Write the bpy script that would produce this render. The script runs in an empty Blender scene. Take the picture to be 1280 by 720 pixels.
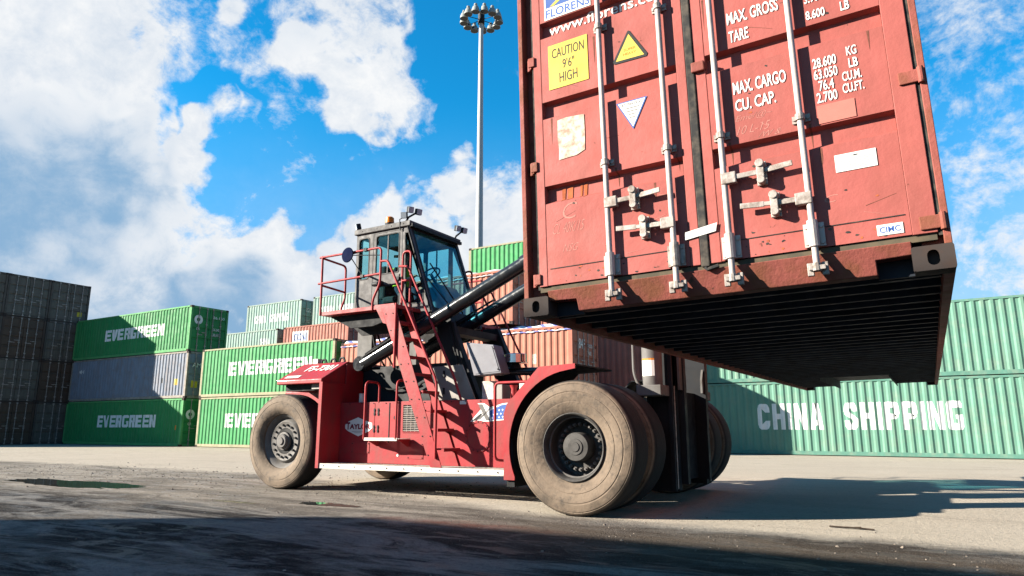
import bpy, bmesh, math, random
from mathutils import Vector, Matrix, noise
from mathutils.geometry import tessellate_polygon
random.seed(7)
R = math.radians
sc = bpy.context.scene
COL = sc.collection

# ------------------------------------------------------------------ camera, sky, sun, exposure
cam_data = bpy.data.cameras.new('camera'); cam = bpy.data.objects.new('camera', cam_data); COL.objects.link(cam)
cam_data.sensor_width = 36.0; cam_data.lens = 858.5 / 1280 * 36
cam_data.clip_start = 0.05; cam_data.clip_end = 3000
CAM_YAW = R(30.94); CAM_PITCH = math.atan(174 / 858.5)
cam.location = (0, 0, 1.05); cam.rotation_euler = (math.pi / 2 + CAM_PITCH, 0, CAM_YAW)
sc.camera = cam
SUN_DIR = Vector((1.42, 1.0, -0.69)).normalized()
sun_data = bpy.data.lights.new('sun', 'SUN'); sun = bpy.data.objects.new('sun', sun_data); COL.objects.link(sun)
sun_data.energy = 5.0; sun_data.angle = R(0.5); sun_data.color = (1.0, 0.91, 0.78)
sun.rotation_euler = (-SUN_DIR).to_track_quat('Z', 'Y').to_euler(); sun.location = (-30, -25, 20)
sc.view_settings.view_transform = 'Standard'; sc.view_settings.look = 'None'
sc.view_settings.exposure = 2.15; sc.view_settings.gamma = 1.0
sc.cycles.use_denoising = True
sc.cycles.max_bounces = 6; sc.cycles.transparent_max_bounces = 16
sc.cycles.sample_clamp_indirect = 8

def cam_dir(px, py):
    """direction of the sky seen at a place of the picture, used to lay out the clouds on the sky dome"""
    r = Vector((math.cos(CAM_YAW), math.sin(CAM_YAW), 0)); f = Vector((-math.sin(CAM_YAW), math.cos(CAM_YAW), 0)); u = Vector((0, 0, 1))
    fw = f * math.cos(CAM_PITCH) + u * math.sin(CAM_PITCH); up = -f * math.sin(CAM_PITCH) + u * math.cos(CAM_PITCH)
    return (r * ((px - 640) / 858.5) + fw - up * ((py - 360) / 858.5)).normalized()

def make_world():
    w = bpy.data.worlds.new('World'); sc.world = w; w.use_nodes = True
    nt = w.node_tree; N = nt.nodes; L = nt.links; N.clear()
    out = N.new('ShaderNodeOutputWorld'); bg = N.new('ShaderNodeBackground'); bg.inputs[1].default_value = 0.05
    L.new(bg.outputs[0], out.inputs[0])
    sky = N.new('ShaderNodeTexSky'); sky.sky_type = 'NISHITA'; sky.sun_disc = False
    sky.sun_elevation = math.asin(-SUN_DIR.z); sky.sun_rotation = math.atan2(-SUN_DIR.x, -SUN_DIR.y)
    sky.air_density = 1.0; sky.dust_density = 0.4; sky.ozone_density = 3.0
    hsv = N.new('ShaderNodeHueSaturation'); hsv.inputs['Saturation'].default_value = 1.15; hsv.inputs['Value'].default_value = 1.0
    L.new(sky.outputs[0], hsv.inputs['Color'])
    tint = N.new('ShaderNodeMix'); tint.data_type = 'RGBA'; tint.blend_type = 'MULTIPLY'; tint.inputs[0].default_value = 1
    tint.inputs[7].default_value = (1, 1, 1, 1); L.new(hsv.outputs[0], tint.inputs[6])
    tc = N.new('ShaderNodeTexCoord')
    se = N.new('ShaderNodeSeparateXYZ'); L.new(tc.outputs['Generated'], se.inputs[0])
    el = N.new('ShaderNodeMapRange'); el.interpolation_type = 'SMOOTHSTEP'; el.inputs['From Min'].default_value = -.02; el.inputs['From Max'].default_value = .42; L.new(se.outputs['Z'], el.inputs['Value'])
    tm = N.new('ShaderNodeMix'); tm.data_type = 'RGBA'; tm.inputs[6].default_value = (.37, .53, .74, 1); tm.inputs[7].default_value = (0.09, 1.03, 1.17, 1); L.new(el.outputs[0], tm.inputs[0]); L.new(tm.outputs[2], tint.inputs[7])
    def math_(op, a, b=None, c=None):
        n = N.new('ShaderNodeMath'); n.operation = op
        for i, x in enumerate((a, b, c)):
            if x is None: continue
            if isinstance(x, (int, float)): n.inputs[i].default_value = x
            else: L.new(x, n.inputs[i])
        return n.outputs[0]
    # clouds: noise over the dome's own directions
    wn = N.new('ShaderNodeTexNoise'); wn.inputs['Scale'].default_value = 9.0; wn.inputs['Detail'].default_value = 2
    L.new(tc.outputs['Generated'], wn.inputs['Vector'])
    wsub = N.new('ShaderNodeVectorMath'); wsub.operation = 'SUBTRACT'; L.new(wn.outputs['Color'], wsub.inputs[0]); wsub.inputs[1].default_value = (.5, .5, .5)
    wsc = N.new('ShaderNodeVectorMath'); wsc.operation = 'SCALE'; L.new(wsub.outputs[0], wsc.inputs[0]); wsc.inputs['Scale'].default_value = 0.045
    wad = N.new('ShaderNodeVectorMath'); wad.operation = 'ADD'; L.new(tc.outputs['Generated'], wad.inputs[0]); L.new(wsc.outputs[0], wad.inputs[1])
    def fbm(scale, detail, rough, off=0.0, sz=1.0):
        mp = N.new('ShaderNodeMapping'); mp.inputs['Location'].default_value = (off, off * .7, off * 1.3); mp.inputs['Scale'].default_value = (1, 1, sz)
        L.new(wad.outputs[0], mp.inputs[0])
        n = N.new('ShaderNodeTexNoise'); n.inputs['Scale'].default_value = scale; n.inputs['Detail'].default_value = detail; n.inputs['Roughness'].default_value = rough
        L.new(mp.outputs[0], n.inputs['Vector']); return n.outputs['Fac']
    fine = fbm(9.5, 8, .68, 1.7, 1.2); shade = fbm(4.5, 4, .55, 9.3, 1.5); puff = fbm(30, 5, .66, 3.3, 1.15)
    def blobs(lst, total=None):
        for (px, py, rad, wgt) in lst:
            d = cam_dir(px, py)
            dp = N.new('ShaderNodeVectorMath'); dp.operation = 'DOT_PRODUCT'; L.new(wad.outputs[0], dp.inputs[0]); dp.inputs[1].default_value = d
            mr = N.new('ShaderNodeMapRange'); mr.interpolation_type = 'SMOOTHSTEP'
            mr.inputs['From Min'].default_value = math.cos(rad / 858.5); mr.inputs['From Max'].default_value = 1.0
            mr.inputs['To Min'].default_value = 0; mr.inputs['To Max'].default_value = wgt
            L.new(dp.outputs['Value'], mr.inputs['Value'])
            total = mr.outputs[0] if total is None else math_('ADD', total, mr.outputs[0])
        return total
    cover = blobs([(20, 20, 190, .62), (95, 80, 110, .34), (0, 180, 230, .58), (120, 160, 80, .18), (50, 320, 240, .62), (-200, 200, 460, .6), (180, 310, 95, .26),
                   (258, 10, 70, .34), (318, 48, 80, .40), (398, 0, 95, .38), (425, 72, 105, .46), (478, 142, 88, .46), (398, 155, 70, .32), (352, 178, 50, .28), (525, 170, 46, .2),
                   (265, 326, 90, .60), (350, 318, 95, .70), (440, 314, 95, .64), (540, 306, 110, .66), (660, 290, 140, .58), (335, 350, 60, .24), (270, 410, 150, .55), (430, 410, 140, .45), (600, 400, 200, .35),
                   (900, -250, 320, .3), (1500, 250, 380, .36), (300, -400, 320, .3), (265, 195, 125, -.62), (230, 110, 75, -.50), (400, 232, 80, -.34), (520, 225, 80, -.28), (590, 90, 150, -.34), (215, 40, 50, -.40), (640, 170, 100, -.20)])
    grey = blobs([(75, 235, 130, .36), (30, 350, 250, .46), (200, 410, 160, .50), (340, 425, 150, .60), (500, 430, 130, .4), (320, 312, 100, -.55), (440, 310, 100, -.3), (100, 40, 130, -.35), (180, 200, 60, -.2)])
    dens = math_('ADD', cover, math_('ADD', math_('MULTIPLY', math_('SUBTRACT', fine, .50), 2.1), math_('MULTIPLY', math_('SUBTRACT', puff, .50), 1.35)))
    mr = N.new('ShaderNodeMapRange'); mr.interpolation_type = 'SMOOTHSTEP'
    mr.inputs['From Min'].default_value = -.02; mr.inputs['From Max'].default_value = .80; L.new(dens, mr.inputs['Value'])
    # thin veil low over the yard
    sep = N.new('ShaderNodeSeparateXYZ'); L.new(tc.outputs['Generated'], sep.inputs[0])
    low = N.new('ShaderNodeMapRange'); low.interpolation_type = 'SMOOTHSTEP'; low.inputs['From Min'].default_value = .46; low.inputs['From Max'].default_value = .05
    low.inputs['To Max'].default_value = .62; L.new(sep.outputs['Z'], low.inputs['Value'])
    veil = math_('MULTIPLY', low.outputs[0], math_('MULTIPLY', shade, 1.35))
    fac = math_('MAXIMUM', mr.outputs[0], veil)
    # thick parts of clouds go grey-blue underneath
    gf = N.new('ShaderNodeMapRange'); gf.interpolation_type = 'SMOOTHSTEP'; gf.inputs['From Min'].default_value = .0; gf.inputs['From Max'].default_value = 1.05
    L.new(math_('ADD', grey, math_('ADD', math_('MULTIPLY', math_('SUBTRACT', shade, .5), 1.6), math_('ADD', math_('MULTIPLY', math_('SUBTRACT', fine, .5), 1.5), math_('MULTIPLY', math_('SUBTRACT', puff, .5), .8)))), gf.inputs['Value'])
    cc = N.new('ShaderNodeMix'); cc.data_type = 'RGBA'; wm_ = N.new('ShaderNodeMapRange'); wm_.inputs['From Min'].default_value = .36; wm_.inputs['From Max'].default_value = .62; L.new(math_('ADD', math_('MULTIPLY', fine, .6), math_('MULTIPLY', puff, .4)), wm_.inputs['Value'])
    wc_ = N.new('ShaderNodeMix'); wc_.data_type = 'RGBA'; wc_.inputs[6].default_value = (3.0, 3.35, 3.8, 1); wc_.inputs[7].default_value = (4.3, 4.35, 4.4, 1); L.new(wm_.outputs[0], wc_.inputs[0]); L.new(wc_.outputs[2], cc.inputs[6]); cc.inputs[7].default_value = (1.20, 2.05, 3.05, 1)
    thick = N.new('ShaderNodeMapRange'); thick.interpolation_type = 'SMOOTHSTEP'; thick.inputs['From Min'].default_value = .35; thick.inputs['From Max'].default_value = 1.15; L.new(dens, thick.inputs['Value'])
    L.new(math_('MULTIPLY', gf.outputs[0], thick.outputs[0]), cc.inputs[0])
    mx = N.new('ShaderNodeMix'); mx.data_type = 'RGBA'; L.new(fac, mx.inputs[0]); L.new(tint.outputs[2], mx.inputs[6]); L.new(cc.outputs[2], mx.inputs[7])
    L.new(mx.outputs[2], bg.inputs[0])
    w.cycles.sampling_method = 'MANUAL'; w.cycles.sample_map_resolution = 256
make_world()

# ------------------------------------------------------------------ materials
MATS = {}
def paint(name, col, rough=.5, metal=0.0, var=.18, scale=2.5, dirt=None, dirt_amt=.5, dirt_scale=5.0, streak=False, bump=0.0, bump_scale=60, coat=0.0, spec=.5, chip=None, chip_amt=.62):
    """weathered surface: tone variation, dirt, optional vertical streaks and chips"""
    if name in MATS: return MATS[name]
    K = .66 if 'white' in name else .54; spec *= .4; coat *= .35; rough = rough if metal > .5 else min(.95, rough + .14); col = tuple(c * K for c in col); dirt = tuple(c * K for c in dirt) if dirt else None; chip = tuple(c * K for c in chip) if chip else None
    m = bpy.data.materials.new(name); MATS[name] = m; m.use_nodes = True
    nt = m.node_tree; N = nt.nodes; L = nt.links; b = N['Principled BSDF']
    b.inputs['Roughness'].default_value = rough; b.inputs['Metallic'].default_value = metal
    b.inputs['Coat Weight'].default_value = coat; b.inputs['Specular IOR Level'].default_value = spec
    tc = N.new('ShaderNodeTexCoord'); oi = N.new('ShaderNodeObjectInfo')
    off = N.new('ShaderNodeVectorMath'); off.operation = 'MULTIPLY_ADD'; off.inputs[1].default_value = (37, 53, 71)
    cx = N.new('ShaderNodeCombineXYZ')
    for i in range(3): L.new(oi.outputs['Random'], cx.inputs[i])
    L.new(cx.outputs[0], off.inputs[0]); L.new(tc.outputs['Object'], off.inputs[2])
    def nz(s, d=5, r=.55, sv=(1, 1, 1)):
        mp = N.new('ShaderNodeMapping'); mp.inputs['Scale'].default_value = sv; L.new(off.outputs[0], mp.inputs[0])
        n = N.new('ShaderNodeTexNoise'); n.inputs['Scale'].default_value = s; n.inputs['Detail'].default_value = d; n.inputs['Roughness'].default_value = r
        L.new(mp.outputs[0], n.inputs['Vector']); return n.outputs['Fac']
    def rng(v, a, c, t0=0., t1=1.):
        q = N.new('ShaderNodeMapRange'); q.inputs[1].default_value = a; q.inputs[2].default_value = c; q.inputs[3].default_value = t0; q.inputs[4].default_value = t1; L.new(v, q.inputs[0]); return q.outputs[0]
    def mix(f, a, c):
        q = N.new('ShaderNodeMix'); q.data_type = 'RGBA'
        if isinstance(f, float): q.inputs[0].default_value = f
        else: L.new(f, q.inputs[0])
        for i, x in ((6, a), (7, c)):
            if isinstance(x, tuple): q.inputs[i].default_value = (*x[:3], 1)
            else: L.new(x, q.inputs[i])
        return q.outputs[2]
    c0 = tuple(min(1, x * (1 + var)) for x in col); c1 = tuple(x * (1 - var) for x in col)
    cur = mix(rng(nz(scale), .3, .7), c0, c1)
    if streak:
        cur = mix(rng(nz(1.0, 4, .6, (9, 9, .5)), .45, .75, 0, .5), cur, dirt or c1)
    if dirt:
        cur = mix(rng(nz(dirt_scale, 8, .62), .62 - dirt_amt * .25, .80 - dirt_amt * .2, 0, min(1, dirt_amt)), cur, dirt)
    if chip:
        cur = mix(rng(nz(14, 6, .65), chip_amt, chip_amt + .05), cur, chip)
    L.new(cur, b.inputs['Base Color'])
    rr = rng(nz(scale * 3), .3, .7, max(0.03, rough - .1), min(1, rough + .12)); L.new(rr, b.inputs['Roughness'])
    if bump:
        bp = N.new('ShaderNodeBump'); bp.inputs['Strength'].default_value = bump; bp.inputs['Distance'].default_value = .01
        L.new(nz(bump_scale, 4, .6), bp.inputs['Height']); L.new(bp.outputs[0], b.inputs['Normal'])
    return m

def glass_mat(name, tint, gloss=.06):
    m = bpy.data.materials.new(name); m.use_nodes = True; nt = m.node_tree; N = nt.nodes; L = nt.links; N.clear()
    o = N.new('ShaderNodeOutputMaterial'); t = N.new('ShaderNodeBsdfTransparent'); g = N.new('ShaderNodeBsdfGlossy'); x = N.new('ShaderNodeMixShader'); f = N.new('ShaderNodeLayerWeight')
    t.inputs[0].default_value = (*tint, 1); g.inputs['Roughness'].default_value = .02
    f.inputs[0].default_value = .5; pw = N.new('ShaderNodeMath'); pw.operation = 'POWER'; pw.inputs[1].default_value = 4.0; L.new(f.outputs['Facing'], pw.inputs[0])
    ad = N.new('ShaderNodeMath'); ad.operation = 'MULTIPLY_ADD'; ad.inputs[1].default_value = .5; ad.inputs[2].default_value = gloss; L.new(pw.outputs[0], ad.inputs[0])
    L.new(ad.outputs[0], x.inputs[0]); L.new(t.outputs[0], x.inputs[1]); L.new(g.outputs[0], x.inputs[2]); L.new(x.outputs[0], o.inputs[0])
    return m

RUST = (.20, .075, .03); GRIME = (.05, .04, .035); DUST = (.34, .27, .2)
M_red = paint('container_red', (.46, .118, .10), .55, var=.16, scale=1.6, dirt=(.34, .095, .075), dirt_amt=.55, dirt_scale=3.5, streak=True, bump=.45, bump_scale=9, chip=(.16, .045, .03), chip_amt=.675)
M_redframe = paint('container_red_frame', (.33, .09, .07), .6, var=.22, scale=3, dirt=RUST, dirt_amt=.75, bump=.35, bump_scale=40, chip=(.12, .05, .03), chip_amt=.64)
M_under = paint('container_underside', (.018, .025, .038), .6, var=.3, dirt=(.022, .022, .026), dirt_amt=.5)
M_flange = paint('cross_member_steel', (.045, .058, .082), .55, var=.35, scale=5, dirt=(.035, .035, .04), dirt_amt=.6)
M_gasket = paint('rubber_gasket', (.03, .03, .03), .7, dirt=(.16, .13, .10), dirt_amt=.7, dirt_scale=12)
M_silldirt = paint('sill_gasket', (.10, .085, .06), .8, dirt=(.2, .15, .09), dirt_amt=.6, dirt_scale=9)
M_galv = paint('galvanised_bar', (.66, .56, .52), .5, metal=.1, var=.12, scale=6, dirt=(.36, .27, .2), dirt_amt=.4, bump=.1)
M_galvd = paint('galvanised_worn', (.50, .44, .40), .5, metal=.25, var=.2, scale=12, dirt=(.16, .11, .08), dirt_amt=.7, dirt_scale=20, bump=.2)
M_white = paint('white_vinyl', (.72, .70, .67), .5, var=.06)
M_whitew = paint('white_worn_paint', (.66, .56, .46), .65, var=.2, scale=14, dirt=(.40, .19, .13), dirt_amt=.85, dirt_scale=22)
M_yellow = paint('yellow_vinyl', (.80, .58, .09), .5, var=.08)
M_black = paint('black_print', (.02, .02, .022), .5, var=.1)
M_blue = paint('blue_print', (.05, .13, .42), .5, var=.1)
M_orange = paint('orange_print', (.75, .25, .03), .5, var=.1)
M_chalk = paint('chalk', (.56, .24, .20), .9, var=.12, scale=40)
M_patch = paint('touch_up_paint', (.60, .20, .16), .6, var=.1, scale=8)
M_runs = paint('rust_run', (.20, .075, .05), .9, var=.3, scale=20)
M_stain = paint('rust_streak', (.50, .13, .05), .8, var=.35, scale=14)
M_mred = paint('machine_red', (.41, .020, .029), .38, var=.16, scale=2, dirt=(.20, .06, .05), dirt_amt=.55, dirt_scale=2.6, coat=.25, bump=.12, bump_scale=30, streak=True, chip=(.10, .02, .02), chip_amt=.70)
M_mredd = paint('machine_red_rail', (.42, .025, .03), .42, var=.15, scale=6, dirt=(.15, .03, .03), dirt_amt=.5, dirt_scale=14, coat=.2)
M_dark = paint('black_steel', (.012, .014, .018), .5, var=.3, dirt=(.03, .027, .025), dirt_amt=.4, bump=.05)
M_darker = paint('black_grease', (.010, .011, .013), .6, var=.3, dirt=(.035, .03, .026), dirt_amt=.5)
M_grey = paint('grey_steel', (.16, .155, .15), .55, var=.15, dirt=(.10, .085, .07), dirt_amt=.5, bump=.08)
M_cab = paint('cab_grey_paint', (.118, .114, .114), .5, var=.15, scale=3, dirt=(.07, .062, .058), dirt_amt=.5, dirt_scale=6)
M_cabinet = paint('cabinet_grey', (.24, .24, .27), .4, var=.08, dirt=(.17, .15, .14), dirt_amt=.4)
M_stain_less = paint('stainless_plate', (.30, .28, .26), .45, metal=.3, var=.12, dirt=(.26, .21, .16), dirt_amt=.5)
M_chrome = paint('chrome', (.75, .75, .76), .12, metal=1, var=.05)
M_rod = paint('cylinder_barrel', (.022, .025, .03), .04, var=.25, dirt=(.06, .055, .05), dirt_amt=.45, spec=.9)
M_step = paint('white_step', (.66, .62, .56), .5, var=.1, dirt=(.3, .22, .17), dirt_amt=.6, dirt_scale=10)
M_mirror = paint('mirror_back', (.008, .014, .05), .85, var=.1, spec=.1)
M_amber = paint('amber_lens', (.85, .23, .01), .25, var=.05)
M_lens = paint('lamp_lens', (.55, .62, .66), .12, var=.05)
M_seat = paint('seat_fabric', (.03, .035, .04), .8)
M_concblue = paint('console_plastic', (.09, .13, .15), .5)
M_rim = paint('rim_grey', (.17, .16, .152), .5, var=.15, scale=8, dirt=(.12, .1, .08), dirt_amt=.6, dirt_scale=9)
M_rimd = paint('rim_dark', (.085, .08, .075), .5, var=.2, scale=8, dirt=(.03, .028, .025), dirt_amt=.7, dirt_scale=7)
M_glass = glass_mat('cab_glass', (.74, .92, .93), .03)
M_glassf = glass_mat('windshield_glass', (.50, .83, .93), .03)
def tyre_mat(name, dust, rubber, lo, hi):
    """dusty sidewall, rubber showing on the tread; rings follow the wheel's own radius"""
    m = bpy.data.materials.new(name); m.use_nodes = True; nt = m.node_tree; N = nt.nodes; L = nt.links; b = N['Principled BSDF']
    b.inputs['Roughness'].default_value = .85; b.inputs['Specular IOR Level'].default_value = .25
    tc = N.new('ShaderNodeTexCoord'); sp = N.new('ShaderNodeSeparateXYZ'); L.new(tc.outputs['Object'], sp.inputs[0])
    cb = N.new('ShaderNodeCombineXYZ'); L.new(sp.outputs['X'], cb.inputs[0]); L.new(sp.outputs['Z'], cb.inputs[1])
    ln = N.new('ShaderNodeVectorMath'); ln.operation = 'LENGTH'; L.new(cb.outputs[0], ln.inputs[0])
    n1 = N.new('ShaderNodeTexNoise'); n1.inputs['Scale'].default_value = 3; n1.inputs['Detail'].default_value = 7; n1.inputs['Roughness'].default_value = .65; L.new(tc.outputs['Object'], n1.inputs['Vector'])
    cb2 = N.new('ShaderNodeCombineXYZ'); L.new(ln.outputs['Value'], cb2.inputs[0])
    n2 = N.new('ShaderNodeTexNoise'); n2.inputs['Scale'].default_value = 22; n2.inputs['Detail'].default_value = 3; L.new(cb2.outputs[0], n2.inputs['Vector'])
    r1 = N.new('ShaderNodeMapRange'); r1.inputs[1].default_value = lo; r1.inputs[2].default_value = hi; r1.inputs[3].default_value = 1; r1.inputs[4].default_value = 0; L.new(ln.outputs['Value'], r1.inputs[0])
    a = N.new('ShaderNodeMath'); a.operation = 'MULTIPLY_ADD'; a.inputs[1].default_value = 2.6; a.inputs[2].default_value = -.42; L.new(n1.outputs['Fac'], a.inputs[0])
    q = N.new('ShaderNodeMath'); q.operation = 'MULTIPLY'; q.use_clamp = True; L.new(a.outputs[0], q.inputs[0]); L.new(r1.outputs[0], q.inputs[1])
    dk = N.new('ShaderNodeMix'); dk.data_type = 'RGBA'; dk.inputs[6].default_value = (*[x * .72 for x in dust], 1); dk.inputs[7].default_value = (*[x * 1.12 for x in dust], 1); L.new(n2.outputs['Fac'], dk.inputs[0])
    mx = N.new('ShaderNodeMix'); mx.data_type = 'RGBA'; mx.inputs[6].default_value = (*rubber, 1); L.new(dk.outputs[2], mx.inputs[7]); L.new(q.outputs[0], mx.inputs[0])
    n4 = N.new('ShaderNodeTexNoise'); n4.inputs['Scale'].default_value = 11; n4.inputs['Detail'].default_value = 8; n4.inputs['Roughness'].default_value = .75; L.new(tc.outputs['Object'], n4.inputs['Vector'])
    r4 = N.new('ShaderNodeMapRange'); r4.inputs[1].default_value = .53; r4.inputs[2].default_value = .66; r4.inputs[4].default_value = .6; L.new(n4.outputs['Fac'], r4.inputs[0])
    m4 = N.new('ShaderNodeMix'); m4.data_type = 'RGBA'; m4.inputs[7].default_value = (*[x * 2.2 for x in rubber], 1); L.new(r4.outputs[0], m4.inputs[0]); L.new(mx.outputs[2], m4.inputs[6]); L.new(m4.outputs[2], b.inputs['Base Color'])
    bp = N.new('ShaderNodeBump'); bp.inputs['Strength'].default_value = .5; bp.inputs['Distance'].default_value = .01
    n3 = N.new('ShaderNodeTexNoise'); n3.inputs['Scale'].default_value = 26; n3.inputs['Detail'].default_value = 6; L.new(tc.outputs['Object'], n3.inputs['Vector']); L.new(n3.outputs['Fac'], bp.inputs['Height']); L.new(bp.outputs[0], b.inputs['Normal'])
    return m
M_tyre = tyre_mat('dusty_tyre', (.138, .104, .075), (.011, .0105, .010), .785, .803)

# ------------------------------------------------------------------ mesh helpers
CEN = {}
class MB:
    def __init__(s): s.v = []; s.f = []; s.m = []
    def add(s, vs, fs, m=0):
        o = len(s.v); s.v += [tuple(x) for x in vs]; s.f += [tuple(i + o for i in q) for q in fs]; s.m += [m] * len(fs); return s
    def box(s, x0, x1, y0, y1, z0, z1, m=0):
        vs = [(x0, y0, z0), (x1, y0, z0), (x1, y1, z0), (x0, y1, z0), (x0, y0, z1), (x1, y0, z1), (x1, y1, z1), (x0, y1, z1)]
        return s.add(vs, [(0, 3, 2, 1), (4, 5, 6, 7), (0, 1, 5, 4), (1, 2, 6, 5), (2, 3, 7, 6), (3, 0, 4, 7)], m)
    def bar(s, p0, p1, w, h, up=(0, 0, 1), m=0):
        p0 = Vector(p0); p1 = Vector(p1); d = (p1 - p0).normalized(); a = d.cross(Vector(up)).normalized() * (w / 2); b = a.cross(d).normalized() * (h / 2)
        vs = [p0 - a - b, p0 + a - b, p0 + a + b, p0 - a + b, p1 - a - b, p1 + a - b, p1 + a + b, p1 - a + b]
        return s.add(vs, [(0, 3, 2, 1), (4, 5, 6, 7), (0, 1, 5, 4), (1, 2, 6, 5), (2, 3, 7, 6), (3, 0, 4, 7)], m)
    def cyl(s, p0, p1, r0, r1=None, n=16, m=0):
        r1 = r0 if r1 is None else r1; p0 = Vector(p0); p1 = Vector(p1); d = (p1 - p0).normalized()
        a = d.orthogonal().normalized(); b = d.cross(a); vs = []
        for p, r in ((p0, r0), (p1, r1)):
            for i in range(n):
                t = 2 * math.pi * i / n; vs.append(p + (a * math.cos(t) + b * math.sin(t)) * r)
        return s.add(vs, [(i, (i + 1) % n, n + (i + 1) % n, n + i) for i in range(n)] + [tuple(range(n - 1, -1, -1)), tuple(range(n, 2 * n))], m)
    def tube(s, pts, r, n=8, m=0, bend=0.0):
        pts = [Vector(p) for p in pts]
        if bend:
            q = [pts[0]]
            for i in range(1, len(pts) - 1):
                a = (pts[i - 1] - pts[i]); c = (pts[i + 1] - pts[i]); bl = min(bend, a.length * .45, c.length * .45)
                p0 = pts[i] + a.normalized() * bl; p2 = pts[i] + c.normalized() * bl
                for k in range(5):
                    t = k / 4; q.append(p0 * (1 - t) ** 2 + pts[i] * 2 * t * (1 - t) + p2 * t * t)
            q.append(pts[-1]); pts = q
        d0 = (pts[1] - pts[0]).normalized(); a = d0.orthogonal().normalized(); vs = []
        for i, p in enumerate(pts):
            d = ((pts[min(i + 1, len(pts) - 1)] - pts[max(i - 1, 0)])).normalized()
            a = (a - d * a.dot(d)).normalized(); b = d.cross(a)
            for k in range(n):
                t = 2 * math.pi * k / n; vs.append(p + (a * math.cos(t) + b * math.sin(t)) * r)
        fs = [(i * n + k, i * n + (k + 1) % n, (i + 1) * n + (k + 1) % n, (i + 1) * n + k) for i in range(len(pts) - 1) for k in range(n)]
        fs += [tuple(range(n - 1, -1, -1)), tuple(range((len(pts) - 1) * n, len(pts) * n))]
        return s.add(vs, fs, m)
    def lathe(s, prof, o, axis='y', n=48, m=0, closed=False):
        o = Vector(o); vs = []
        for (r, h) in prof:
            for k in range(n):
                t = 2 * math.pi * k / n; c, q = math.cos(t) * r, math.sin(t) * r
                vs.append(o + (Vector((c, h, q)) if axis == 'y' else Vector((c, q, h)) if axis == 'z' else Vector((h, c, q))))
        P = len(prof); fs = []
        for i in range(P if closed else P - 1):
            j = (i + 1) % P
            for k in range(n): fs.append((i * n + k, i * n + (k + 1) % n, j * n + (k + 1) % n, j * n + k))
        return s.add(vs, fs, m)
    def plate(s, outer, holes, fn, t, m=0):
        """outline with holes in 2D, placed by fn(a, b) -> 3D, thickness vector t"""
        loops = [list(outer)] + [list(h) for h in holes]; flat = [p for l in loops for p in l]
        tris = tessellate_polygon([[Vector((a, b, 0)) for a, b in l] for l in loops]); t = Vector(t)
        A = [Vector(fn(a, b)) for a, b in flat]; n = len(flat); vs = A + [p + t for p in A]
        fs = [tuple(q) for q in tris] + [tuple(i + n for i in reversed(q)) for q in tris]; o = 0
        for l in loops:
            k = len(l); fs += [(o + i, o + (i + 1) % k, n + o + (i + 1) % k, n + o + i) for i in range(k)]; o += k
        return s.add(vs, fs, m)
    def mirror_y(s, yc):
        s.v = [(x, 2 * yc - y, z) for x, y, z in s.v]; s.f = [tuple(reversed(q)) for q in s.f]; return s
    def build(s, name, mats, parent=None, smooth=None, bevel=0, label=None, fix=True):
        if not isinstance(mats, (list, tuple)): mats = [mats]
        xs = [p[0] for p in s.v]; ys = [p[1] for p in s.v]; zs = [p[2] for p in s.v]
        c = Vector(((min(xs) + max(xs)) / 2, (min(ys) + max(ys)) / 2, (min(zs) + max(zs)) / 2))
        me = bpy.data.meshes.new(name); me.from_pydata([(p[0] - c.x, p[1] - c.y, p[2] - c.z) for p in s.v], [], s.f)
        for q in mats: me.materials.append(q)
        if len(mats) > 1: me.polygons.foreach_set('material_index', s.m)
        if fix:
            bm = bmesh.new(); bm.from_mesh(me); bmesh.ops.recalc_face_normals(bm, faces=bm.faces); bm.to_mesh(me); bm.free()
        if smooth:
            me.polygons.foreach_set('use_smooth', [True] * len(me.polygons)); me.set_sharp_from_angle(angle=R(smooth))
        me.update()
        o = bpy.data.objects.new(name, me); COL.objects.link(o)
        if bevel:
            b = o.modifiers.new('edge', 'BEVEL'); b.width = bevel; b.segments = 2; b.limit_method = 'ANGLE'; b.angle_limit = R(40)
        put(o, c, parent)
        if label: o['label'] = label
        return o
def put(o, c, parent=None):
    c = Vector(c); CEN[o] = c
    if parent is None: o.location = c
    else: o.parent = parent; o.location = c - CEN[parent]
def rep(src, c, parent, rot=None):
    o = src.copy(); COL.objects.link(o); put(o, c, parent)
    if rot: o.rotation_euler = rot
    return o
def thing(name, loc, label, cat, group=None, frame=None):
    o = bpy.data.objects.new(name, None); COL.objects.link(o); o.location = loc; CEN[o] = Vector(frame if frame is not None else loc)
    o.empty_display_size = .3; tag(o, label, cat, group); return o
def tag(o, label, cat, group=None):
    o['label'] = label; o['category'] = cat
    if group: o['group'] = group
def rrect(a0, a1, b0, b1, r, n=4):
    pts = []
    for (cx, cy, t0) in ((a1 - r, b1 - r, 0), (a0 + r, b1 - r, 90), (a0 + r, b0 + r, 180), (a1 - r, b0 + r, 270)):
        for k in range(n + 1): t = R(t0 + 90 * k / n); pts.append((cx + r * math.cos(t), cy + r * math.sin(t)))
    return pts
def circ(a, b, r, n=24): return [(a + r * math.cos(2 * math.pi * k / n), b + r * math.sin(2 * math.pi * k / n)) for k in range(n)]

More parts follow.
